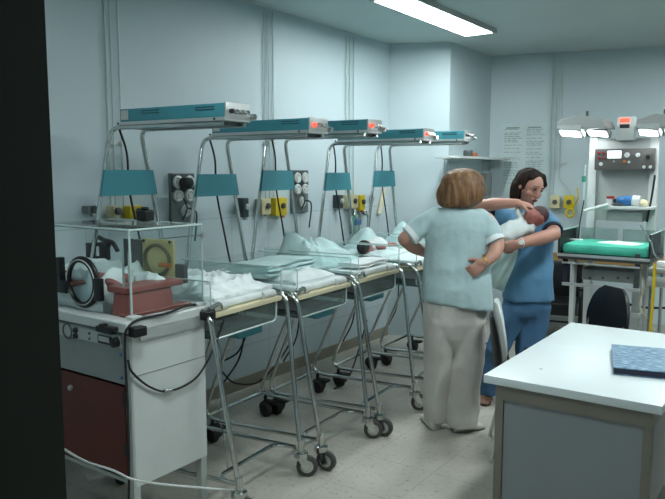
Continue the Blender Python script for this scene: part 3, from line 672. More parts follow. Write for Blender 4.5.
# maroon humidity box inside the right end of the hood
mx0, mx1 = -2.475, -2.375
pf = [P(114, 313, X=mx1).y, P(180, 285, X=mx1).y]
mb = MB().prism([(mx0, 1.85, .986), (mx1+.012, 1.85, .986), (mx1-.005, 1.85, 1.085), (mx0+.02, 1.85, 1.085)], (0, .255, 0))
mz_ = inc(mb, 'maroon_box', 'maroon', None, False, .004)
inc(MB().b2((mx0-.02, 1.845, 1.086), (mx1+.005, 2.17, 1.112)), 'maroon_lid', 'maroon', mz_, True, .004)
inc(MB().b2((IX1-.11, 1.84, .986), (IX1-.05, 2.2, 1.0)), 'maroon_base', 'maroon', mz_, True, .002)
for y in (1.82, 2.19): inc(MB().b2((IX1-.045, y, .986), (IX1-.0, y+.05, 1.0)), 'white_hinge_plate', 'white', HOOD, True, .002)
# cables of the incubator
cb = [(IX1-.02, 2.2, .995), (IX1+.0, 2.1, 1.0), (IX1+.02, 1.98, .992), (IX1+.01, 1.86, .99), (IX1+.015, 1.79, .97), (IX1+.004, 1.775, .9), (IX1+.002, 1.78, .6), (IX1+.0, 1.775, .3), (IX1-.02, 1.77, .02)]
inc(MB().tube(spline(cb), .006, 6), 'power_cable', 'rubber')
b1 = [P(224, 320, X=IX1+.03), P(213, 350, X=IX1+.02), P(196, 378, X=IX1+.015), P(170, 391, X=IX1+.012), P(150, 387, X=IX1+.012), P(132, 372, X=IX1+.012), P(128, 360, X=IX1+.008)]
inc(MB().tube(spline(b1), .005, 6), 'signal_cable', 'rubber')
inc(MB().cyl(P(172, 390, X=IX1+.014), P(164, 391, X=IX1+.014), .009, 10), 'cable_connector', 'chrome')
# contents of incubator
o = sheet(.52, .36, .22, 31, ridge=.5, sc=6).build('incubator_bedding', 'sheet', None, label='white bedding bunched inside the clear incubator hood', cat='bedding'); place(o, (-2.80, 2.03, .987))
bt = thing('baby', 'reddish newborn lying inside the incubator behind the round port', 'baby', (-2.72, 1.95, 1.045), .2)
bb = MB(); bb.ell((-.20, 0, .045), (.058, .05, .05)).limb([(-.15, 0, .045), (-.05, 0, .05), (.06, 0, .045)], [.03, .052, .048]).limb([(.05, -.03, .04), (.13, -.05, .06), (.19, -.03, .035)], [.028, .022, .016]).limb([(.05, .03, .04), (.12, .06, .07), (.19, .04, .04)], [.028, .022, .016]).limb([(-.1, -.045, .05), (-.06, -.09, .05), (-.0, -.08, .06)], [.018, .016, .012]).limb([(-.1, .045, .05), (-.07, .09, .05), (-.02, .08, .07)], [.018, .016, .012])
for k in range(4): bb.limb([(-.0, -.085+.007*k, .06), (.022, -.085+.008*k, .055)], [.005, .004], 6, 2)
fuse(bb, .005, 3).build('body', 'skinbaby', bt)
MB().ell((-.06, 0, .05), (.08, .062, .055)).build('nappy_gown', 'cuffw', bt)
m = MB().limb([(-.1, 0, 0), (0, 0, .01), (.09, 0, 0)], [.035, .05, .035])
o = wrinkle(fuse(m, .007, 2), .008, 18, 5).build('rolled_cloth', 'sheet', None, label='rolled white cloth beside the yellowed port inside the incubator', cat='cloth'); o.location = P(148, 281, Y=2.1)-V((0, 0, .06))
# white cable across the front
wc = [P(40, 437, Y=1.70), P(62, 448, Y=1.70), P(85, 461, Y=1.70), P(112, 470, Y=1.70), P(135, 480, Y=1.72), P(170, 485, X=-2.22), P(205, 488, X=-2.18), P(232, 490, X=-2.14), P(241, 489, X=-2.10), P(240, 484, X=-2.12)]
MB().tube(spline(wc), .005, 8).build('white_cable', 'white', None, label='white cable drooping across the front of the incubator', cat='cable')
MB().tube(spline([P(212, 325, X=-2.34), P(222, 360, X=-2.34), P(218, 400, X=-2.34), P(224, 440, X=-2.34), P(228, 470, X=-2.3)]), .004, 6).build('thin_tube', 'smoky', None, label='thin clear tube hanging beside the first cart leg', cat='tube')
MB().tube(spline([P(247, 333, X=-2.75), P(238, 352, X=-2.8), P(222, 362, X=-2.8)]), .006, 6).tube(spline([P(222, 372, X=-2.9), P(235, 383, X=-2.9), P(258, 382, X=-2.95), P(278, 362, X=-2.95), P(292, 340, X=-2.95)]), .006, 6).build('floor_cable', 'rubber', None, label='black cable hanging in loops under the first warmer cart', cat='cable')
MB().tube(spline([P(367, 320, X=-2.9), P(358, 352, X=-2.9), P(348, 378, X=-2.8), P(334, 389, X=-2.85)]), .006, 6).build('hanging_cable', 'rubber', None, label='black cable running down to the rear caster of the middle cart', cat='cable')

# ------------------------------------------------------------------ desk
t = thing('desk', 'white topped office desk with grey end panel', 'desk', (-.765, 3.31, 0)); ox, oy = -.765, 3.31
dx0, dx1, dy0, dy1 = -1.112-ox, -.42-ox, 2.68-oy, 3.93-oy
MB().b2((dx0, dy0, .717), (dx1, dy1, .752), bev=.004).build('desktop', 'desk', t)
MB().b2((dx0+.05, dy0+.012, .655), (dx1-.03, dy0+.037, .716)).b2((dx0+.05, dy1-.037, .655), (dx1-.03, dy1-.012, .716)).b2((dx0+.05, dy0+.037, .655), (dx0+.075, dy1-.037, .716)).b2((dx1-.055, dy0+.037, .655), (dx1-.03, dy1-.037, .716)).build('apron', 'deskframe', t, False)
for x in (dx0+.05, dx1-.065):
    for y in (dy0+.012, dy1-.047): MB().b2((x, y, 0), (x+.035, y+.035, .655), bev=.002).build('leg', 'deskframe', t)
MB().b2((dx0+.086, dy0+.02, .12), (dx1-.066, dy0+.032, .654)).build('end_panel', 'deskpanel', t, False)
MB().b2((dx0+.086, dy1-.035, .12), (dx1-.066, dy1-.023, .654)).build('end_panel', 'deskpanel', t, False)
MB().b2((dx1-.05, dy0+.06, .3), (dx1-.04, dy1-.06, .654)).build('modesty_panel', 'deskpanel', t, False)
a = P(613.5, 367, Z=.785); b = P(611.5, 344, Z=.785); ba = math.atan2(-(b.x-a.x), b.y-a.y); bl = (b-a).length
t = thing('book', 'thick book with blue marbled cover lying on the white desk', 'book', (a.x, a.y, .7535), ba)
MB().b2((0, 0, .027), (.34, bl, .031)).build('front_cover', 'marble', t, False)
MB().b2((0, 0, 0), (.34, bl, .004)).build('back_cover', 'marble', t, False)
MB().b2((.002, .002, .004), (.335, bl-.002, .027)).build('page_block', mat('dark_page_edge', '#22223c', .6), t, False)
MB().box((0, 0, .001), (.012, .006, .001)).build('ink_mark', 'ink', None, label='tiny dark mark on the desktop', cat='mark').location = P(541, 369, Z=.7525)

# ------------------------------------------------------------------ chairs
def padded_back(w, h, th, z0, curve=.03, n=14):
    mb = MB(); rings = []
    for j in range(13):
        v = j/12; ww = w/2*(.80+.2*math.sin(PI*min(1, v*1.15+.05)))*(1-.45*max(0, (v-.75)/.25)**2.2)*(1-.25*max(0, (.15-v)/.15)**2)
        z = z0+v*h; ring = []
        for k in range(n):
            a = 2*PI*k/n; x = math.cos(a); y = math.sin(a); e = 1-.5*(abs(2*v-1))**6
            xx = ww*math.copysign(abs(x)**.6, x); ring.append(V((xx, curve*(xx/(w/2))**2*-1+th/2*e*math.copysign(abs(y)**.8, y)+.05*(v-.3)*0, z)))
        rings.append(ring)
    return mb.loft(rings)
def office_chair(loc, rz, label, shell):
    t = thing('office_chair', label, 'chair', loc, rz, None)
    # local: faces -y, backrest at +y
    bkr = padded_back(.40, .34, .05, .54).build('backrest', 'vinyl' if not shell else 'white', t); bkr.location = (0, .20, 0); bkr.rotation_euler = (-.1, 0, 0)
    if shell:
        s = padded_back(.38, .30, .03, .50, .03).build('back_pad', 'vinyl', t); s.location = (0, .235, 0); s.rotation_euler = (-.1, 0, 0)
    MB().box((0, -.02, .45), (.42, .42, .06), bev=.025).build('seat', 'vinyl', t)
    for s in (-1, 1):
        MB().tube(fillet([(s*.16, .25, .72), (s*.18, .20, .45), (s*.20, .30, .0)], .05), .011, 8).build('rear_leg', 'chrome', t)
        MB().tube(fillet([(s*.18, .18, .42), (s*.19, -.2, .42), (s*.21, -.24, .0)], .05), .011, 8).build('front_leg', 'chrome', t)
    return t
c1 = office_chair((-1.20, 3.80, 0), math.radians(113), 'office chair seen edge-on with white backrest and black pad, beside the nurse', True)
q = P(602, 312, Z=.72)
c2 = office_chair((q.x-.123, q.y-.158, 0), math.radians(-38), 'black padded chair behind the white desk', False)
t = thing('stool', 'black padded stool at the right edge of the desk', 'stool', (-.18, 2.86, 0))
MB().box((0, 0, .54), (.36, .36, .14), bev=.03).build('seat', 'vinyl', t)
for x in (-.14, .14):
    for y in (-.14, .14): MB().cyl((x, y, 0), (x, y, .48), .012).build('leg', 'chrome', t)
# black armchair behind nurse B
t = thing('armchair', 'black vinyl armchair against the back wall behind the nurse in blue', 'armchair', (-2.08, 6.62, 0), math.radians(12))
MB().box((0, .22, .47), (.56, .1, .52), bev=.04).build('backrest', 'vinyl', t); MB().box((0, -.05, .33), (.54, .50, .12), bev=.04).build('seat', 'vinyl', t)
for s in (-1, 1):
    MB().tube(fillet([(s*.29, .24, 0), (s*.29, .24, .50), (s*.29, -.28, .50), (s*.29, -.28, 0)], .06), .014, 8).build('arm_frame', 'black', t)
    MB().box((s*.29, -.02, .515), (.05, .42, .03), bev=.01).build('armrest', 'vinyl', t)
MB().cyl((-.29, -.2, .2), (.29, -.2, .2), .01).cyl((-.29, .2, .2), (.29, .2, .2), .01).build('crossbar', 'black', t)

# ------------------------------------------------------------------ radiant warmer with green mattress (right)
WY = 5.65
t = W = thing('radiant_warmer', 'tall radiant warmer cot with white columns, two lamp heads and green mattress', 'radiant warmer', (-1.33, WY, 0)); wo = V((-1.33, WY, 0))
def wp(px, py, y): q = P(px, py, Y=WY+y)-wo; return q
def wbox(x0, y0, x1, y1, ya, yb, name, mt, parent=None, bev=0, smooth=True):
    a = wp(x0, y0, ya); b = wp(x1, y1, ya); return MB().b2((a.x, ya, b.z), (b.x, yb, a.z), bev=bev).build(name, mt, parent or W, smooth)
CYY = .62
for x0, x1 in ((590, 598), (651, 660)):
    a = wp(x0, 128, CYY); b = wp(x1, 128, CYY)
    MB().b2((a.x, CYY, 0), (b.x, CYY+.06, a.z), bev=.006).build('column', 'white', W)
wbox(597, 139, 652, 148, CYY+.005, CYY+.05, 'upper_crossbar', 'greyw')
wbox(597, 148, 652, 152, CYY+.02, CYY+.04, 'glass_strip', 'white')
MB_ = wbox(595, 149, 653, 170, CYY-.10, CYY-.001, 'control_panel', mat('brown_grey_steel', '#62605d', .4, .3), bev=.006)
yy = CYY-.10
def wdot(px, py, r, mt, name, depth=.014):
    q = wp(px, py, yy); MB().lathe([(0, 0), (r, 0), (r*.9, depth), (0, depth)], q, 14, (0, -1, 0)).build(name, mt, MB_)
a = wp(608, 151, yy); b = wp(621, 158, yy); MB().b2((a.x, yy-.006, b.z), (b.x, yy, a.z)).build('lit_meter', 'meter', MB_, False)
for px in (598.5, 603.5):
    for py in (153, 158): wdot(px, py, .010, 'red', 'red_button')
for px, py, r, mt in ((627, 155, .022, 'white'), (638, 155, .018, 'white'), (648, 157, .018, 'black'), (629, 162, .011, 'white'), (624.5, 161.5, .011, 'orange'), (644, 167, .013, 'white'), (650.5, 167, .013, 'white'), (614, 161.5, .009, 'panelgrey'), (601, 164, .016, 'white')): wdot(px, py, r, mt, 'control_knob')
bx = wbox(617, 117, 634, 140, CYY-.06, CYY+.004, 'monitor_box', 'white', bev=.01)
a = wp(620, 118.5, CYY-.06); b = wp(629.5, 122, CYY-.06); MB().b2((a.x, CYY-.064, b.z), (b.x, CYY-.06, a.z)).build('red_display', 'led', bx, False)
a = wp(620, 124.5, CYY-.06); b = wp(629.5, 128, CYY-.06); MB().b2((a.x, CYY-.064, b.z), (b.x, CYY-.06, a.z)).build('dark_display', 'black', bx, False)
a = wp(620, 131, CYY-.06); b = wp(631, 138, CYY-.06); MB().b2((a.x, CYY-.063, b.z), (b.x, CYY-.06, a.z)).build('faceplate', 'face', bx, False)
# back board between columns
wbox(598, 170, 652, 222, CYY+.03, CYY+.045, 'back_board', 'greyw')
# shelf + support box
sh_ = wbox(600, 206, 652, 210, CYY-.22, CYY, 'shelf', 'white', bev=.004)
wbox(607, 211, 642, 222, CYY-.15, CYY, 'shelf_box', 'panelgrey', bev=.003)
# lamp heads
def lamp_head(px0, px1, py0, py1, ap):
    y0 = CYY-.24; a = wp(px0, py1, y0); b = wp(px1, py1, y0); zt = wp(px0, py0, y0).z; zb = a.z; cx = (a.x+b.x)/2; w = b.x-a.x
    zb = zb+.02
    poly = [(a.x, 0, zb+.00), (a.x, 0, zb+.075), (cx-w*.1, 0, zt-.02), (b.x-w*.08, 0, zb+.075), (b.x, 0, zb)]
    h = MB(); h.prism([(p[0], y0, p[2]) for p in poly], (0, .30, 0)); o = h.build('lamp_head', 'panelgrey', W, False, .008)
    for k, (u0, u1) in enumerate(ap):
        rt = Matrix.Rotation(-.42, 3, 'X') @ Matrix.Rotation(.12, 3, 'Y')
        yc = y0+.06+.10*k
        c_ = V((a.x+w*(u0+u1)/2, yc, zb-.012))
        MB().box(c_, (w*(u1-u0)+.04, .15, .05), rt, bev=.008).build('reflector_housing', 'panelgrey', o, False)
        MB().box(c_+rt @ V((0, 0, -.028)), (w*(u1-u0), .085, .008), rt, bev=.003).build('lamp_window', 'lamp2', o)
    MB().cyl((cx, y0+.15, zt-.03), (cx, y0+.15, zt+.015), .012).build('lamp_knob', 'dsteel', o)
    MB().box((cx, y0+.27, zb-.03), (.05, .06, .05)).build('lamp_bracket', 'greyw', o)
lamp_head(557, 607, 113, 132, ((.05, .45), (.55, .92)))
lamp_head(636, 686, 111, 131, ((.06, .42), (.55, .92)))
# cot body
cx0, cx1 = wp(558, 250, 0).x, wp(650, 250, 0).x
cz = wp(600, 254, 0).z
MB().b2((cx0, 0, cz-.06), (cx1, .60, cz-.02), bev=.006).build('cot_tray', 'dsteel', W)
MB().b2((cx0-.004, -.008, cz-.036), (cx1+.004, .002, cz-.014)).build('tray_edge', 'alu', W)
for x in (cx0, cx1-.006):
    g = MB().b2((x, .02, cz-.02), (x+.006, .58, cz+.17)).build('side_glass', 'acry', W, False)
    MB().tube(fillet([(x+.003, .02, cz-.02), (x+.003, .02, cz+.17), (x+.003, .58, cz+.17), (x+.003, .58, cz-.02)], .015), .006, 6).build('glass_edge', 'edge', g)
    MB().b2((x-.004, .005, cz-.05), (x+.010, .022, cz+.17)).build('black_post', 'black', g, False)
g = MB().b2((cx0+.02, .585, cz), (cx0+.02+(cx1-cx0)*.44, .591, cz+.16)).b2((cx0+.02+(cx1-cx0)*.5, .585, cz), (cx1-.02, .591, cz+.16)).build('back_glass', 'smoky', W, False)
# under-rails
for (ya, yb) in ((263, 267), (285, 289)):
    a = wp(562, ya, .02); b = wp(640, yb, .02); MB().b2((a.x, .01, b.z), (b.x, .04, a.z)).build('front_rail', 'alu', W, False, .003)
a = wp(563, 254, .03); b = wp(566.5, 286, .03); MB().b2((a.x, .03, b.z), (b.x, .05, a.z)).build('rail_upright', 'navy', W, False)
a = wp(635, 254, .03); b = wp(638.5, 290, .03); MB().b2((a.x, .03, b.z), (b.x, .05, a.z)).build('rail_upright', 'dsteel', W, False)
a = wp(582, 268, .12); b = wp(634, 284, .12); u = MB().b2((a.x, .12, b.z), (b.x, .5, a.z)).build('drive_box', 'panelgrey', W, False, .005)
for px in (590, 603, 618, 628):
    q = wp(px, 278, .12); MB().lathe([(0, 0), (.010, 0), (.010, .006), (0, .006)], q, 12, (0, -1, 0)).build('box_bolt', 'dsteel', u)
a = wp(638, 265, .3)
MB().b2((a.x-.03, .28, .1), (a.x+.03, .34, cz-.06)).b2((a.x+.05, .30, .1), (a.x+.07, .32, cz-.06)).build('pedestal', 'steel', W, False, .004)
MB().b2((a.x-.05, .27, .42), (a.x+.05, .35, .46)).build('pedestal_clamp', 'greyw', W, False, .004)
a2 = wp(572, 300, .3)
MB().b2((a2.x-.02, .28, .1), (a2.x+.02, .34, cz-.06)).build('pedestal', 'white', W, False, .004)
MB().b2((cx0+.05, .1, .06), (cx0+.11, .6, .1)).b2((cx1-.11, .1, .06), (cx1-.05, .6, .1)).b2((cx0+.05, .3, .06), (cx1-.05, .34, .1)).b2((cx0+.05, CYY, .06), (cx1-.05, CYY+.06, .1)).build('foot_frame', 'greyw', W, False, .004)
for x in (cx0+.08, cx1-.08):
    for y in (.14, .56): caster(W, x-.02, y, .3, False)
MB().tube(spline([wp(610, 288, .5), wp(620, 300, .45), wp(640, 307, .4), wp(668, 308, .3)]), .010, 8).build('black_hose', 'rubber', W)
MB().tube(spline([wp(640, 262, .2), wp(644, 285, .15), wp(640, 305, .15), wp(648, 322, .12), wp(655, 330, .12)]), .006, 6).build('beige_hose', 'beige', W)
# mattress & papers on it
mb = MB().box((0, 0, .035), (cx1-cx0-.04, .52, .075), bev=.028); bmesh.ops.subdivide_edges(mb.bm, edges=list(mb.bm.edges), cuts=3, use_grid_fill=True); wrinkle(mb, .005, 14, 9)
o = mb.build('green_mattress', 'surg', None, label='green cloth covered mattress in the radiant warmer', cat='mattress'); o.location = (wo.x+(cx0+cx1)/2, WY+.30, cz-.018)
o = sheet((cx1-cx0)*.44, .2, .012, 44, th=.006, nx=20, ny=14).build('white_paper', 'paper', None, label='white paper towel lying on the green mattress, the larger one', cat='paper towel'); q = P(621, 244, Z=cz+.06); place(o, (q.x, q.y, cz+.062), -.3)
o = sheet(.12, .09, .008, 45, th=.006, nx=12, ny=10).build('white_paper', 'paper', None, label='small white paper towel at the left of the green mattress', cat='paper towel'); q = P(575, 240, Z=cz+.06); place(o, (q.x, q.y, cz+.062), .2)
# things on warmer's shelf
sz = wp(600, 206, CYY-.22).z+.001
def onsh(px, mb, name, mt, label, cat, dy=.11):
    o = mb.build(name, mt, None, label=label, cat=cat); q = P(px, 206, Y=WY+CYY-dy); o.location = (q.x, WY+CYY-dy, sz); return o
j = thing('sample_jar', 'white jar with red cap on the warmer shelf', 'jar', (P(610, 206, Y=WY+CYY-.12).x, WY+CYY-.12, sz))
MB().lathe([(0, 0), (.026, 0), (.03, .01), (.03, .06), (0, .06)]).build('jar_body', 'white', j); MB().lathe([(0, .06), (.032, .06), (.032, .08), (0, .08)]).build('cap', 'red', j)
k = thing('resuscitation_bag', 'blue resuscitation bag with white cuff lying on the warmer shelf', 'resuscitation bag', (P(626, 206, Y=WY+CYY-.12).x, WY+CYY-.12, sz))
MB().ell((0, 0, .045), (.085, .045, .044)).build('bag_bulb', 'bluep', k); MB().cyl((.05, 0, .045), (.11, 0, .04), .047, 18).build('white_cuff', 'white', k); MB().cyl((-.12, 0, .04), (-.07, 0, .045), .018, 12).build('valve', 'black', k)
onsh(642, MB().ell((0, 0, .03), (.05, .04, .03)).box((.03, 0, .02), (.05, .06, .04), bev=.01), 'wrapped_pack', 'cream', 'cream wrapped pack at the right of the warmer shelf', 'pack')
onsh(618, MB().box((0, 0, .012), (.07, .05, .024), bev=.008).cyl((-.05, 0, .01), (.05, .01, .012), .006), 'small_clamp', 'dsteel', 'small dark clamp between jar and blue bag', 'clamp', .16)
MB().tube([wp(584, 211, .35), wp(608, 204.5, .40)], .014, 8).build('swing_arm', 'white', W)
# drip pole
t = thing('drip_pole', 'thin drip line with green clamp hanging left of the warmer column', 'drip line', P(582, 235, Y=WY+.5))
pz = t.location.copy()
MB().tube([wp(586, 165, .5)+wo-pz, wp(584, 200, .5)+wo-pz], .012, 8).build('syringe_barrel', 'edge', t)
MB().tube([wp(584, 200, .5)+wo-pz, wp(580, 222, .5)+wo-pz, wp(578, 240, .5)+wo-pz], .005, 6).build('line', 'black', t)
MB().box(wp(584, 179, .5)+wo-pz, (.035, .03, .05), bev=.006).build('green_clamp', 'greenp', t)
MB().tube(spline([wp(587, 190, .5)+wo-pz, wp(590, 197, .48)+wo-pz, wp(585, 205, .5)+wo-pz, wp(587, 215, .5)+wo-pz]), .004, 6).build('clear_loop', 'edge', t)
# black lever cable right column
MB().tube(spline([wp(655, 175, .5)+wo, wp(652, 195, .5)+wo, wp(647, 222, .5)+wo]), .008, 6).build('black_lever', 'black', None, label='black lever cable running down the right warmer column', cat='cable')
# trolley far right
tq = P(662, 268, Y=5.2)
t = thing('steel_trolley', 'steel trolley with cluttered top at the right edge', 'trolley', (tq.x+.12, 5.35, 0)); zt = tq.z
MB().b2((-.20, -.2, zt-.03), (.3, .25, zt), bev=.004).build('tray_top', 'steel', t)
MB().b2((-.20, -.2, zt-.13), (.3, -.19, zt-.06), bev=.002).build('front_drawer', 'alu', t)
for x in (-.18, .28):
    for y in (-.18, .23): MB().cyl((x, y, 0), (x, y, zt-.03), .012).build('leg', 'chrome', t)
MB().b2((-.19, -.19, .2), (.29, .24, .22)).build('lower_shelf', 'steel', t)
for i, (dx, dy, mt, kk, lb, nm, ct) in enumerate(((-.12, -.1, 'paper', 0, 'white gauze pack at the left of the steel trolley', 'gauze_pack', 'pack'), (-.03, .0, 'bluep', 1, 'blue capped vial on the steel trolley', 'vial', 'vial'), (-.13, .08, 'greyw', 1, 'grey bottle at the back of the steel trolley', 'bottle', 'bottle'), (-.02, -.12, 'black', 0, 'small black case on the steel trolley', 'case', 'case'))):
    m = MB().box((0, 0, .02), (.08, .06, .04), bev=.008) if kk == 0 else MB().lathe([(0, 0), (.02, 0), (.022, .01), (.022, .06), (.01, .075), (.01, .09), (0, .09)])
    o = m.build(nm, mt, None, label=lb, cat=ct); o.location = (t.location.x+dx, t.location.y+dy, zt+.001)
MB().tube([P(655, 264, Y=5.142), P(653, 300, Y=5.142), P(650, 335, Y=5.142)], .010, 8).build('yellow_tube', 'yellow', None, label='yellow tube hanging down the front of the steel trolley', cat='tube')
MB().tube(spline([P(640, 225, Y=5.9), P(650, 240, Y=5.6), P(655, 255, Y=5.4), P(663, 262, Y=5.3)]), .006, 8).build('corrugated_hose', 'smoky', None, label='clear corrugated hose between warmer and steel trolley', cat='hose')
# ------------------------------------------------------------------ people
class Fig:
    """measures a figure in a frame at its feet: x to the side, y away, z up"""
    def __init__(s, px0, D0): s.D0 = D0; s.lat0 = (px0-CX)/F_PX*D0; s.loc = V((FH[0]*D0+RH[0]*s.lat0, FH[1]*D0+RH[1]*s.lat0, 0))
    def __call__(s, px, py, dd=0):
        D = s.D0+dd; h = F_PX*math.cos(PITCH)+(CY-py)*math.sin(PITCH); k = D/h
        return V(((px-CX)*k-s.lat0, dd, H+(-F_PX*math.sin(PITCH)+(CY-py)*math.cos(PITCH))*k))
    def w(s, n): return n*s.D0/F_PX
    def rings(s, mb, L, seg=24, pw=1.0):
        """L: (px, py, half width px, half depth m, dd)"""
        out = []
        for px, py, hw, dp, dd in L:
            c = s(px, py, dd); w = s.w(hw)
            out.append([c+V((math.copysign(abs(math.cos(a))**pw, math.cos(a))*w, math.copysign(abs(math.sin(a))**pw, math.sin(a))*dp, 0)) for a in [2*PI*k/seg for k in range(seg)]])
        # densify
        R = []
        for i in range(len(out)-1):
            n = 4
            for k in range(n): R.append([p.lerp(q, k/n) for p, q in zip(out[i], out[i+1])])
        R.append(out[-1]); mb.loft(R); return mb
def hand(mb, wrist, d, nrm, thumb=1, curl=.5, s=1.0):
    d = V(d).normalized(); n = V(nrm); n = (n-d*n.dot(d)).normalized(); sd = d.cross(n)*thumb; w = V(wrist)
    rot = Matrix((d, sd, n)).transposed()
    mb.ell(w+d*.048*s, (.052*s, .040*s, .016*s), rot, 14); mb.ell(w+d*.02*s+sd*.018*s, (.035*s, .026*s, .019*s), rot, 12)
    for i, (o, L) in enumerate(((.030, .068), (.010, .078), (-.010, .072), (-.029, .055))):
        p = w+d*.082*s+sd*o*s; pts = [w+d*.05*s+sd*o*.8*s, p]; a = 0; dd_ = d
        for k, fr in enumerate((.42, .32, .26)):
            a += curl*(.7 if k == 0 else .9)+.05*i*curl
            v = d*math.cos(a)+n*math.sin(a)+sd*o*1.2; p = p+v.normalized()*L*fr*s; pts.append(p)
        r = .0088*s; mb.tube(pts, [r*1.05, r*1.05, r, r*.9, r*.75], 8)
        for q, k in zip(pts[1:], (1.08, 1.0, .92, .78)): mb.ell(q, r*k, seg=8)
    b = w+d*.022*s+sd*.028*s; p1 = b+(d*.6+sd*.75+n*.25).normalized()*.032*s; p2 = p1+(d*.85+sd*.3+n*.35).normalized()*.028*s; p3 = p2+(d*.9+n*.45).normalized()*.02*s
    mb.tube([b-d*.01*s, b, p1, p2, p3], [.012*s, .013*s, .0115*s, .010*s, .008*s], 8)
    for q, r in ((p1, .0115), (p2, .010), (p3, .0082)): mb.ell(q, r*s, seg=8)
def head(mb, c, f, up, s=1.0):
    """skull, jaw, nose, lips, ears; f = facing direction"""
    f = V(f).normalized(); u = V(up); u = (u-f*u.dot(f)).normalized(); r = f.cross(u)
    rot = Matrix((r, f, u)).transposed(); c = V(c)
    def q(x, y, z): return c+(r*x+f*y+u*z)*s
    mb.ell(c, (.073*s, .092*s, .088*s), rot, 20); mb.ell(q(0, .022, -.035), (.060*s, .070*s, .080*s), rot, 18)
    mb.ell(q(0, .058, -.082), (.028*s, .028*s, .026*s), rot, 12)
    mb.tube([q(0, .085, .012), q(0, .104, -.018), q(0, .111, -.034)], [.009*s, .012*s, .014*s], 8); mb.ell(q(0, .104, -.036), (.017*s, .014*s, .011*s), rot, 10)
    for k in (-1, 1):
        mb.ell(q(k*.078, -.002, -.012), (.010*s, .020*s, .032*s), rot, 10); mb.ell(q(k*.042, .062, -.035), (.022*s, .022*s, .022*s), rot, 10)
        mb.ell(q(k*.030, .080, .022), (.022*s, .012*s, .008*s), rot, 8)
    mb.ell(q(0, .088, -.062), (.022*s, .014*s, .012*s), rot, 10)
    return q, rot
def facebits(parent, q, rot, s=1.0):
    for k in (-1, 1):
        MB().ell(q(k*.030, .083, .004), (.012*s, .007*s, .005*s), rot, 12).build('eye', 'eye', parent)
        MB().tube([q(k*.012, .094, .026), q(k*.03, .094, .033), q(k*.05, .080, .026)], .0022*s, 6).build('eyebrow', 'hairB', parent)
    MB().ell(q(0, .100, -.060), (.024*s, .007*s, .0045*s), rot, 12).ell(q(0, .098, -.068), (.019*s, .008*s, .0055*s), rot, 12).build('lips', 'lips', parent)

# nurse with her back to us
g = Fig(455, 4.14)
A = thing('person', 'person seen from behind in pale aqua tunic and off-white trousers, hands on hips', 'person', g.loc, YAW)
b = MB()
fA = V((.62, .70, -.35)); qA, rA = head(b, g(465, 189, .02), fA, (0, 0, 1))
b.limb([g(457, 214, .0), g(460, 203, .0), g(464, 193, .0)], [.062, .052, .052])
g.rings(b, [(457, 214, 20, .06, 0), (457, 222, 29, .085, 0), (457, 250, 28, .095, 0), (456, 285, 30, .105, 0), (455, 312, 27, .10, 0)])
for L in (((439, 305, 0), (438, 355, .02), (436, 418, .08)), ((470, 305, 0), (467, 360, -.02), (463, 424, -.01))):
    b.limb([g(*p) for p in L], [.085, .06, .04])
el = g(404.5, 239, -.02); er = g(497, 245.5, -.06)
b.limb([g(429, 221, 0), g(417, 229, 0), el], [.055, .048, .043]); b.limb([el, g(414, 247, .06), g(428, 254, .16)], [.043, .042, .028])
hand(b, g(428, 254, .16), V((.8, .35, -.25)), (-.3, -.9, 0), 1, .35)
b.limb([g(486, 221, 0), g(493, 231, -.03), er], [.055, .050, .045]); wr = g(485.5, 263, -.135)
b.limb([er, g(494, 254, -.10), wr], [.045, .042, .027]); hand(b, wr, V((-.75, -.02, -.48)), V((.1, 1, .1)), -1, .75, 1.02)
fuse(b, .0055, 3).build('body', 'skin', A); facebits(A, qA, rA)
tn = MB()
g.rings(tn, [(457, 207, 12, .062, 0), (457, 210, 19, .075, .0), (457, 214, 27, .092, 0), (457, 222, 32, .108, 0), (457, 240, 32.5, .118, 0), (457, 256, 33, .118, 0), (457, 272, 33.5, .124, 0), (456.5, 288, 35, .138, 0), (457, 303, 36.5, .146, 0)], pw=.9)
tn.limb([g(437, 219, 0), g(425, 224, 0), g(413, 233, -.01)], [.068, .064, .060]); tn.limb([g(478, 219, 0), g(486, 226, -.01), g(492, 236, -.04)], [.068, .066, .062])
T = fuse(tn, .009, 6)
for v in T.bm.verts:
    k = min(1, max(0, (1.0-v.co.z)/.18)); v.co.z -= k*v.co.x*.16
wrinkle(T, .007, 6, 3, (1.6, 1.6, .7)); T.build('tunic', 'aqua', A)
def cuff(parent, a, b_, r, mt, name, ln=.03):
    a = V(a); b_ = V(b_); d = (b_-a).normalized(); MB().lathe([(r*.86, -ln/2), (r, -ln/2), (r*1.02, ln/2), (r*.88, ln/2)], b_, 22, d).build(name, mt, parent)
cuff(A, g(425, 224), g(411.5, 234.5, -.01), .064, 'cuffw', 'sleeve_cuff', .032); cuff(A, g(486, 226, -.01), g(493, 240, -.045), .067, 'cuffw', 'sleeve_cuff', .032)
tr = MB()
g.rings(tr, [(455, 290, 30, .12, 0), (455, 303, 31, .128, 0), (454.5, 322, 31.5, .125, 0), (454, 335, 28, .105, 0), (454, 347, 20, .07, 0), (454, 352, 10, .04, 0)])
g.rings(tr, [(440, 318, 15, .11, 0), (439, 345, 14.5, .095, 0), (438, 375, 13.5, .085, .02), (436, 400, 12.5, .08, .05), (436, 419, 12.2, .08, .07)])
g.rings(tr, [(469, 318, 16, .11, 0), (468, 345, 16, .10, 0), (466.5, 375, 15.5, .09, 0), (464, 400, 15.5, .088, 0), (462, 425, 15, .09, 0)])
T = fuse(tr, .009, 5); wrinkle(T, .010, 6, 9, (1.5, 1.5, .8)); T.build('trousers', 'trous', A)
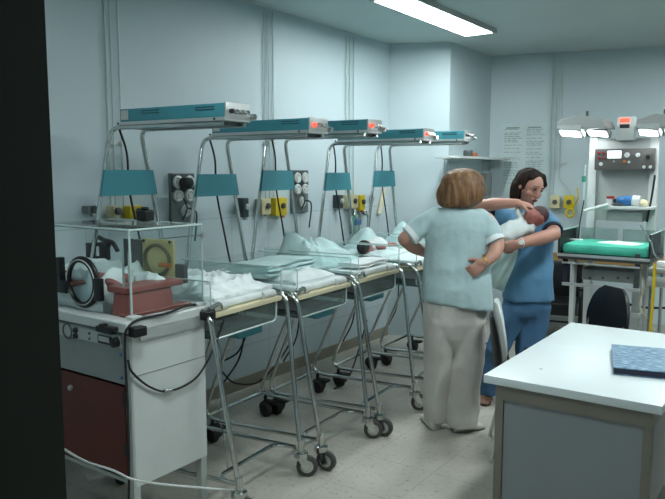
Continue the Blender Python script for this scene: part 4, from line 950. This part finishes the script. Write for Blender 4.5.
def shoe(parent, heel, toe, mt, w=.045, h=.075):
    heel = V(heel); toe = V(toe); d = (toe-heel); L = d.length; d.normalize(); s = d.cross(V((0, 0, 1))); R = []
    for t, ww, hh in ((0, .5, .7), (.04, .8, 1.0), (.2, .9, 1.05), (.4, .85, .9), (.6, 1.0, .62), (.8, 1.02, .48), (.94, .8, .38), (1, .4, .25)):
        c = heel+d*L*t; c.z = 0; R.append([c+s*math.copysign(abs(math.cos(a))**.7, math.cos(a))*w*ww+V((0, 0, h*hh/2*(1+math.copysign(abs(math.sin(a))**.8, math.sin(a))))) for a in [2*PI*k/16 for k in range(16)]])
    o = MB().loft(R).build('shoe', mt, parent, ang=70)
    s2 = MB(); s2.loft([[V((p.x, p.y, .0)) for p in r][:1]*0 or [V((p.x, p.y, min(p.z, .014))) for p in r] for r in R]).build('sole', 'cuffw' if mt == 'shoe' else 'black', o)
f1 = g(433, 423, .10); f2 = g(452, 431, -.0)
shoe(A, (f1.x, f1.y-.10, 0), (f1.x-.03, f1.y+.14, 0), 'shoe'); shoe(A, (f2.x, f2.y-.02, 0), (f2.x+.205, f2.y+.06, 0), 'shoe')
# bob hair
hb = MB()
g.rings(hb, [(462, 171.5, 7, .04, .0), (462.5, 173, 13, .065, 0), (463, 177, 18, .09, 0), (463, 183, 21.5, .105, 0), (463, 190, 23, .108, -.005), (461.5, 197, 23, .106, -.01), (459, 203, 20.5, .098, -.012), (457, 207, 14, .08, -.012)])
hb.ell(g(463, 183, 0), (.13, .10, .085)); hb.limb([g(447, 182, 0), g(442, 194, -.01), g(441, 203, -.02)], [.03, .032, .018])
hb.limb([g(478, 180, .04), g(483, 190, .05), g(482, 199, .05)], [.03, .028, .018])
HR = fuse(hb, .008, 4)
fn = fA.normalized()
for v in HR.bm.verts:   # open the face side
    d_ = (v.co-g(465, 189, .02)); k = d_.dot(fn)
    if k > .035: v.co -= fn*(k-.035)*.9
wrinkle(HR, .005, 26, 2, (1, 1, .12)); HR.build('hair', 'hairA', A, ang=80)
MB().tube(spline([g(479, 180, -.06), g(482, 184, -.06), g(484, 189, -.04)]), .008, 8).build('hair_clip', 'black', A)
MB().torus(wr+V((0.012, .01, .022)), .034, .004, (.6, -.35, .75), 24).build('bracelet', 'gold', A)

# nurse in blue
g = Fig(522, 4.70)
B = thing('person', 'person with dark hair in blue scrubs with navy cuffs, looking down at a swaddled newborn', 'person', g.loc, YAW)
b = MB(); fB = V((.36, -.80, -.44)); hc = g(530.5, 185, -.02); qB, rB = head(b, hc, fB, (.18, 0, 1), 1.02)
b.limb([g(525, 216, .02), g(526, 206, .0), g(529, 196, .0)], [.06, .050, .05])
g.rings(b, [(526, 215, 18, .06, 0), (527, 224, 24, .08, 0), (527, 255, 21, .085, 0), (528, 300, 22, .09, 0)])
b.limb([g(516, 300, 0), g(498, 345, .0), g(488, 392, .04)], [.08, .058, .04]); b.limb([g(536, 300, 0), g(530, 345, -.02), g(527, 398, .0)], [.08, .058, .04])
e1 = g(477, 207, -.10); w1 = g(518, 203, -.24)
b.limb([g(505, 218, 0), g(492, 213, -.05), e1], [.052, .048, .040]); b.limb([e1, g(495, 204, -.17), w1], [.043, .042, .027])
hand(b, w1, V((.90, -.12, -.22)), V((-.1, .3, -1)), -1, .75)
e2 = g(554, 234, -.20); w2 = g(518, 243.5, -.37)
b.limb([g(545, 219, 0), g(551, 226, -.07), e2], [.052, .048, .044]); b.limb([e2, g(538, 239, -.32), w2], [.045, .045, .028])
hand(b, w2, V((-.93, 0, -.25)), V((0, .85, .4)), 1, .55)
fuse(b, .0055, 3).build('body', 'skinb', B); facebits(B, qB, rB, 1.02)
tn = MB()
g.rings(tn, [(526, 210, 10, .06, 0), (526, 212, 17, .075, .0), (526, 216, 24, .09, 0), (527, 224, 27, .105, 0), (527, 242, 25.5, .112, 0), (527, 262, 25, .112, 0), (528, 280, 24.5, .12, 0), (528.5, 299, 25, .13, 0)], pw=.9)
tn.limb([g(508, 218, 0), g(498, 215, -.03), g(489, 213, -.06)], [.062, .060, .058]); tn.limb([g(543, 219, 0), g(549, 223, -.04), g(552, 228, -.10)], [.062, .062, .060])
T = fuse(tn, .009, 6); wrinkle(T, .008, 6, 13, (1.6, 1.6, .8)); T.build('scrub_top', 'blue', B)
cuff(B, g(498, 215, -.03), g(487.5, 212.5, -.065), .063, 'navy', 'sleeve_cuff', .03); cuff(B, g(549, 223, -.05), g(552.5, 230.5, -.12), .066, 'navy', 'sleeve_cuff', .03)
tr = MB()
g.rings(tr, [(528, 285, 22, .10, 0), (527, 300, 23, .11, 0), (525, 315, 23, .105, 0)])
g.rings(tr, [(517, 305, 14, .10, 0), (508, 325, 13.5, .09, 0), (498, 350, 11.5, .08, .0), (491, 375, 10.5, .075, .03), (488.5, 394, 10.5, .075, .04)])
g.rings(tr, [(534, 305, 16, .10, 0), (532, 325, 15.5, .09, 0), (529, 352, 13, .08, -.01), (528, 380, 11, .075, 0), (527, 400, 11, .075, 0)])
T = fuse(tr, .009, 5); wrinkle(T, .010, 6, 19, (1.5, 1.5, .8)); T.build('scrub_trousers', 'denim', B)
f1 = g(486, 398, .06); f2 = g(527, 402, .0)
shoe(B, (f1.x+.02, f1.y+.06, 0), (f1.x-.05, f1.y-.17, 0), 'tan'); shoe(B, (f2.x, f2.y+.06, 0), (f2.x+.06, f2.y-.17, 0), 'tan')
# hair
hb = MB(); fn = fB.normalized()
hb.ell(hc-fn*.024+V((0, 0, .014)), (.092, .098, .092), None, 20)
hb.limb([g(521, 180, .02), g(517, 188, .0), g(515, 198, .0), g(512.5, 205, -.0)], [.045, .045, .036, .020]); hb.limb([g(525, 184, .04), g(520, 192, .06), g(519, 203, .06)], [.06, .055, .035])
hb.limb([g(537, 175, .0), g(542, 178, .0), g(545, 185, .02)], [.03, .028, .018])
HR = fuse(hb, .007, 3)
up = V((.18, 0, 1)); up = (up-fn*up.dot(fn)).normalized()
for v in HR.bm.verts:
    d_ = v.co-hc; k = d_.dot(fn); z = d_.dot(up); lat = (d_-fn*k-up*z).length
    lim = .028+max(0, z-.045)*1.2
    if k > lim: v.co -= fn*(k-lim)*.95
wrinkle(HR, .004, 24, 5, (1, 1, .15)); HR.build('hair', 'hairB', B, ang=80)
MB().torus(g(521, 243, -.36), .031, .005, (1, .35, .1), 22).lathe([(0, 0), (.015, 0), (.015, .006), (0, .007)], g(521, 242.5, -.392), 16, (0, -1, .2)).build('wristwatch', 'white', B)
# swaddled newborn held in her arm
S = thing('baby', 'dark haired newborn swaddled in pale cloth in the arms of the person in blue', 'baby', g.loc, YAW)
S.location = g.loc
bc = g(537, 216.5, -.27)
b = MB(); b.ell(bc, (.068, .062, .060), Matrix.Rotation(-.3, 3, 'Y'), 20); fb = V((-.62, -.25, .55)).normalized()
b.ell(bc+fb*.022+V((-.03, -.01, -.01)), (.042, .045, .042), None, 14); b.ell(bc+fb*.066+V((-.012, 0, -.004)), .010, seg=8); b.ell(bc+V((-.05, -.035, -.028)), (.022, .02, .018), None, 10)
b.ell(bc+V((.012, -.062, -.012)), (.014, .007, .018), None, 10)
b.limb([bc+V((-.03, 0, -.03)), g(520, 230, -.27), g(503, 243, -.26)], [.03, .05, .04])
fuse(b, .005, 3).build('body', 'skinbaby', S)
hh = MB(); hh.ell(bc+V((.012, .002, .008)), (.066, .062, .060), Matrix.Rotation(-.3, 3, 'Y'), 20); hh.build('hair', mat('newborn_hair', '#4a2f2f', .7, 0, .2, 30), S)
sw = MB(); sw.limb([g(528, 225, -.25), g(517, 230, -.25), g(505, 237, -.24), g(495, 248, -.22)], [.055, .072, .072, .05], 18)
sw.limb([g(530, 229, -.27), g(516, 234, -.28), g(502, 240, -.27)], [.018, .03, .03]); sw.limb([g(524, 219, -.24), g(519, 214, -.24), g(518, 209, -.22)], [.03, .03, .018])
T = fuse(sw, .007, 4); wrinkle(T, .008, 12, 23, (1, 1, 1)); T.build('swaddling_cloth', 'cuffw', S)
hm = MB(); bm = hm.bm; n1, n2 = 16, 22; tl, tr_, bl, br_ = g(492, 243, -.26), g(519, 240, -.28), g(482, 283, -.24), g(505, 292, -.22); F_, K_ = [], []
for side, arr in ((0, F_), (1, K_)):
    for j in range(n2+1):
        v = j/n2; row = []
        for i in range(n1+1):
            u = i/n1; p = tl.lerp(tr_, u).lerp(bl.lerp(br_, u), v); p = p+V((.012*math.sin(v*5), -.020*math.sin(u*11+v*2)*(.4+v)-.03*math.sin(PI*v), 0)); row.append(bm.verts.new(p+V((0, .007*side, 0))))
        arr.append(row)
for j in range(n2):
    for i in range(n1):
        bm.faces.new((F_[j][i], F_[j][i+1], F_[j+1][i+1], F_[j+1][i])); bm.faces.new((K_[j][i], K_[j+1][i], K_[j+1][i+1], K_[j][i+1]))
for j in range(n2):
    bm.faces.new((F_[j][0], F_[j+1][0], K_[j+1][0], K_[j][0])); bm.faces.new((F_[j][n1], K_[j][n1], K_[j+1][n1], F_[j+1][n1]))
for i in range(n1):
    bm.faces.new((F_[0][i], K_[0][i], K_[0][i+1], F_[0][i+1])); bm.faces.new((F_[n2][i], F_[n2][i+1], K_[n2][i+1], K_[n2][i]))
hm.build('hanging_cloth', mat('mint_white_cotton', '#c6dcd8', .85, 0, .05, 9, .3, 40), S, ang=80)
# ------------------------------------------------------------------ render settings
cam = bpy.data.cameras.new('camera'); co = bpy.data.objects.new('camera', cam); COL.objects.link(co)
cam.sensor_width = 36; cam.lens = F_PX/665*36; cam.clip_start = .05
co.location = (0, 0, H); co.rotation_euler = (PI/2-PITCH, 0, YAW); scene.camera = co
w = bpy.data.worlds.new('world'); scene.world = w; w.use_nodes = True
w.node_tree.nodes['Background'].inputs[0].default_value = (.01, .012, .012, 1); w.node_tree.nodes['Background'].inputs[1].default_value = .3
scene.view_settings.view_transform = 'Standard'; scene.view_settings.look = 'None'; scene.view_settings.gamma = 1
scene.view_settings.exposure = 1.43; scene.view_settings.use_curve_mapping = False
scene.cycles.max_bounces = 10; scene.cycles.transparent_max_bounces = 24; scene.cycles.caustics_reflective = False; scene.cycles.caustics_refractive = False
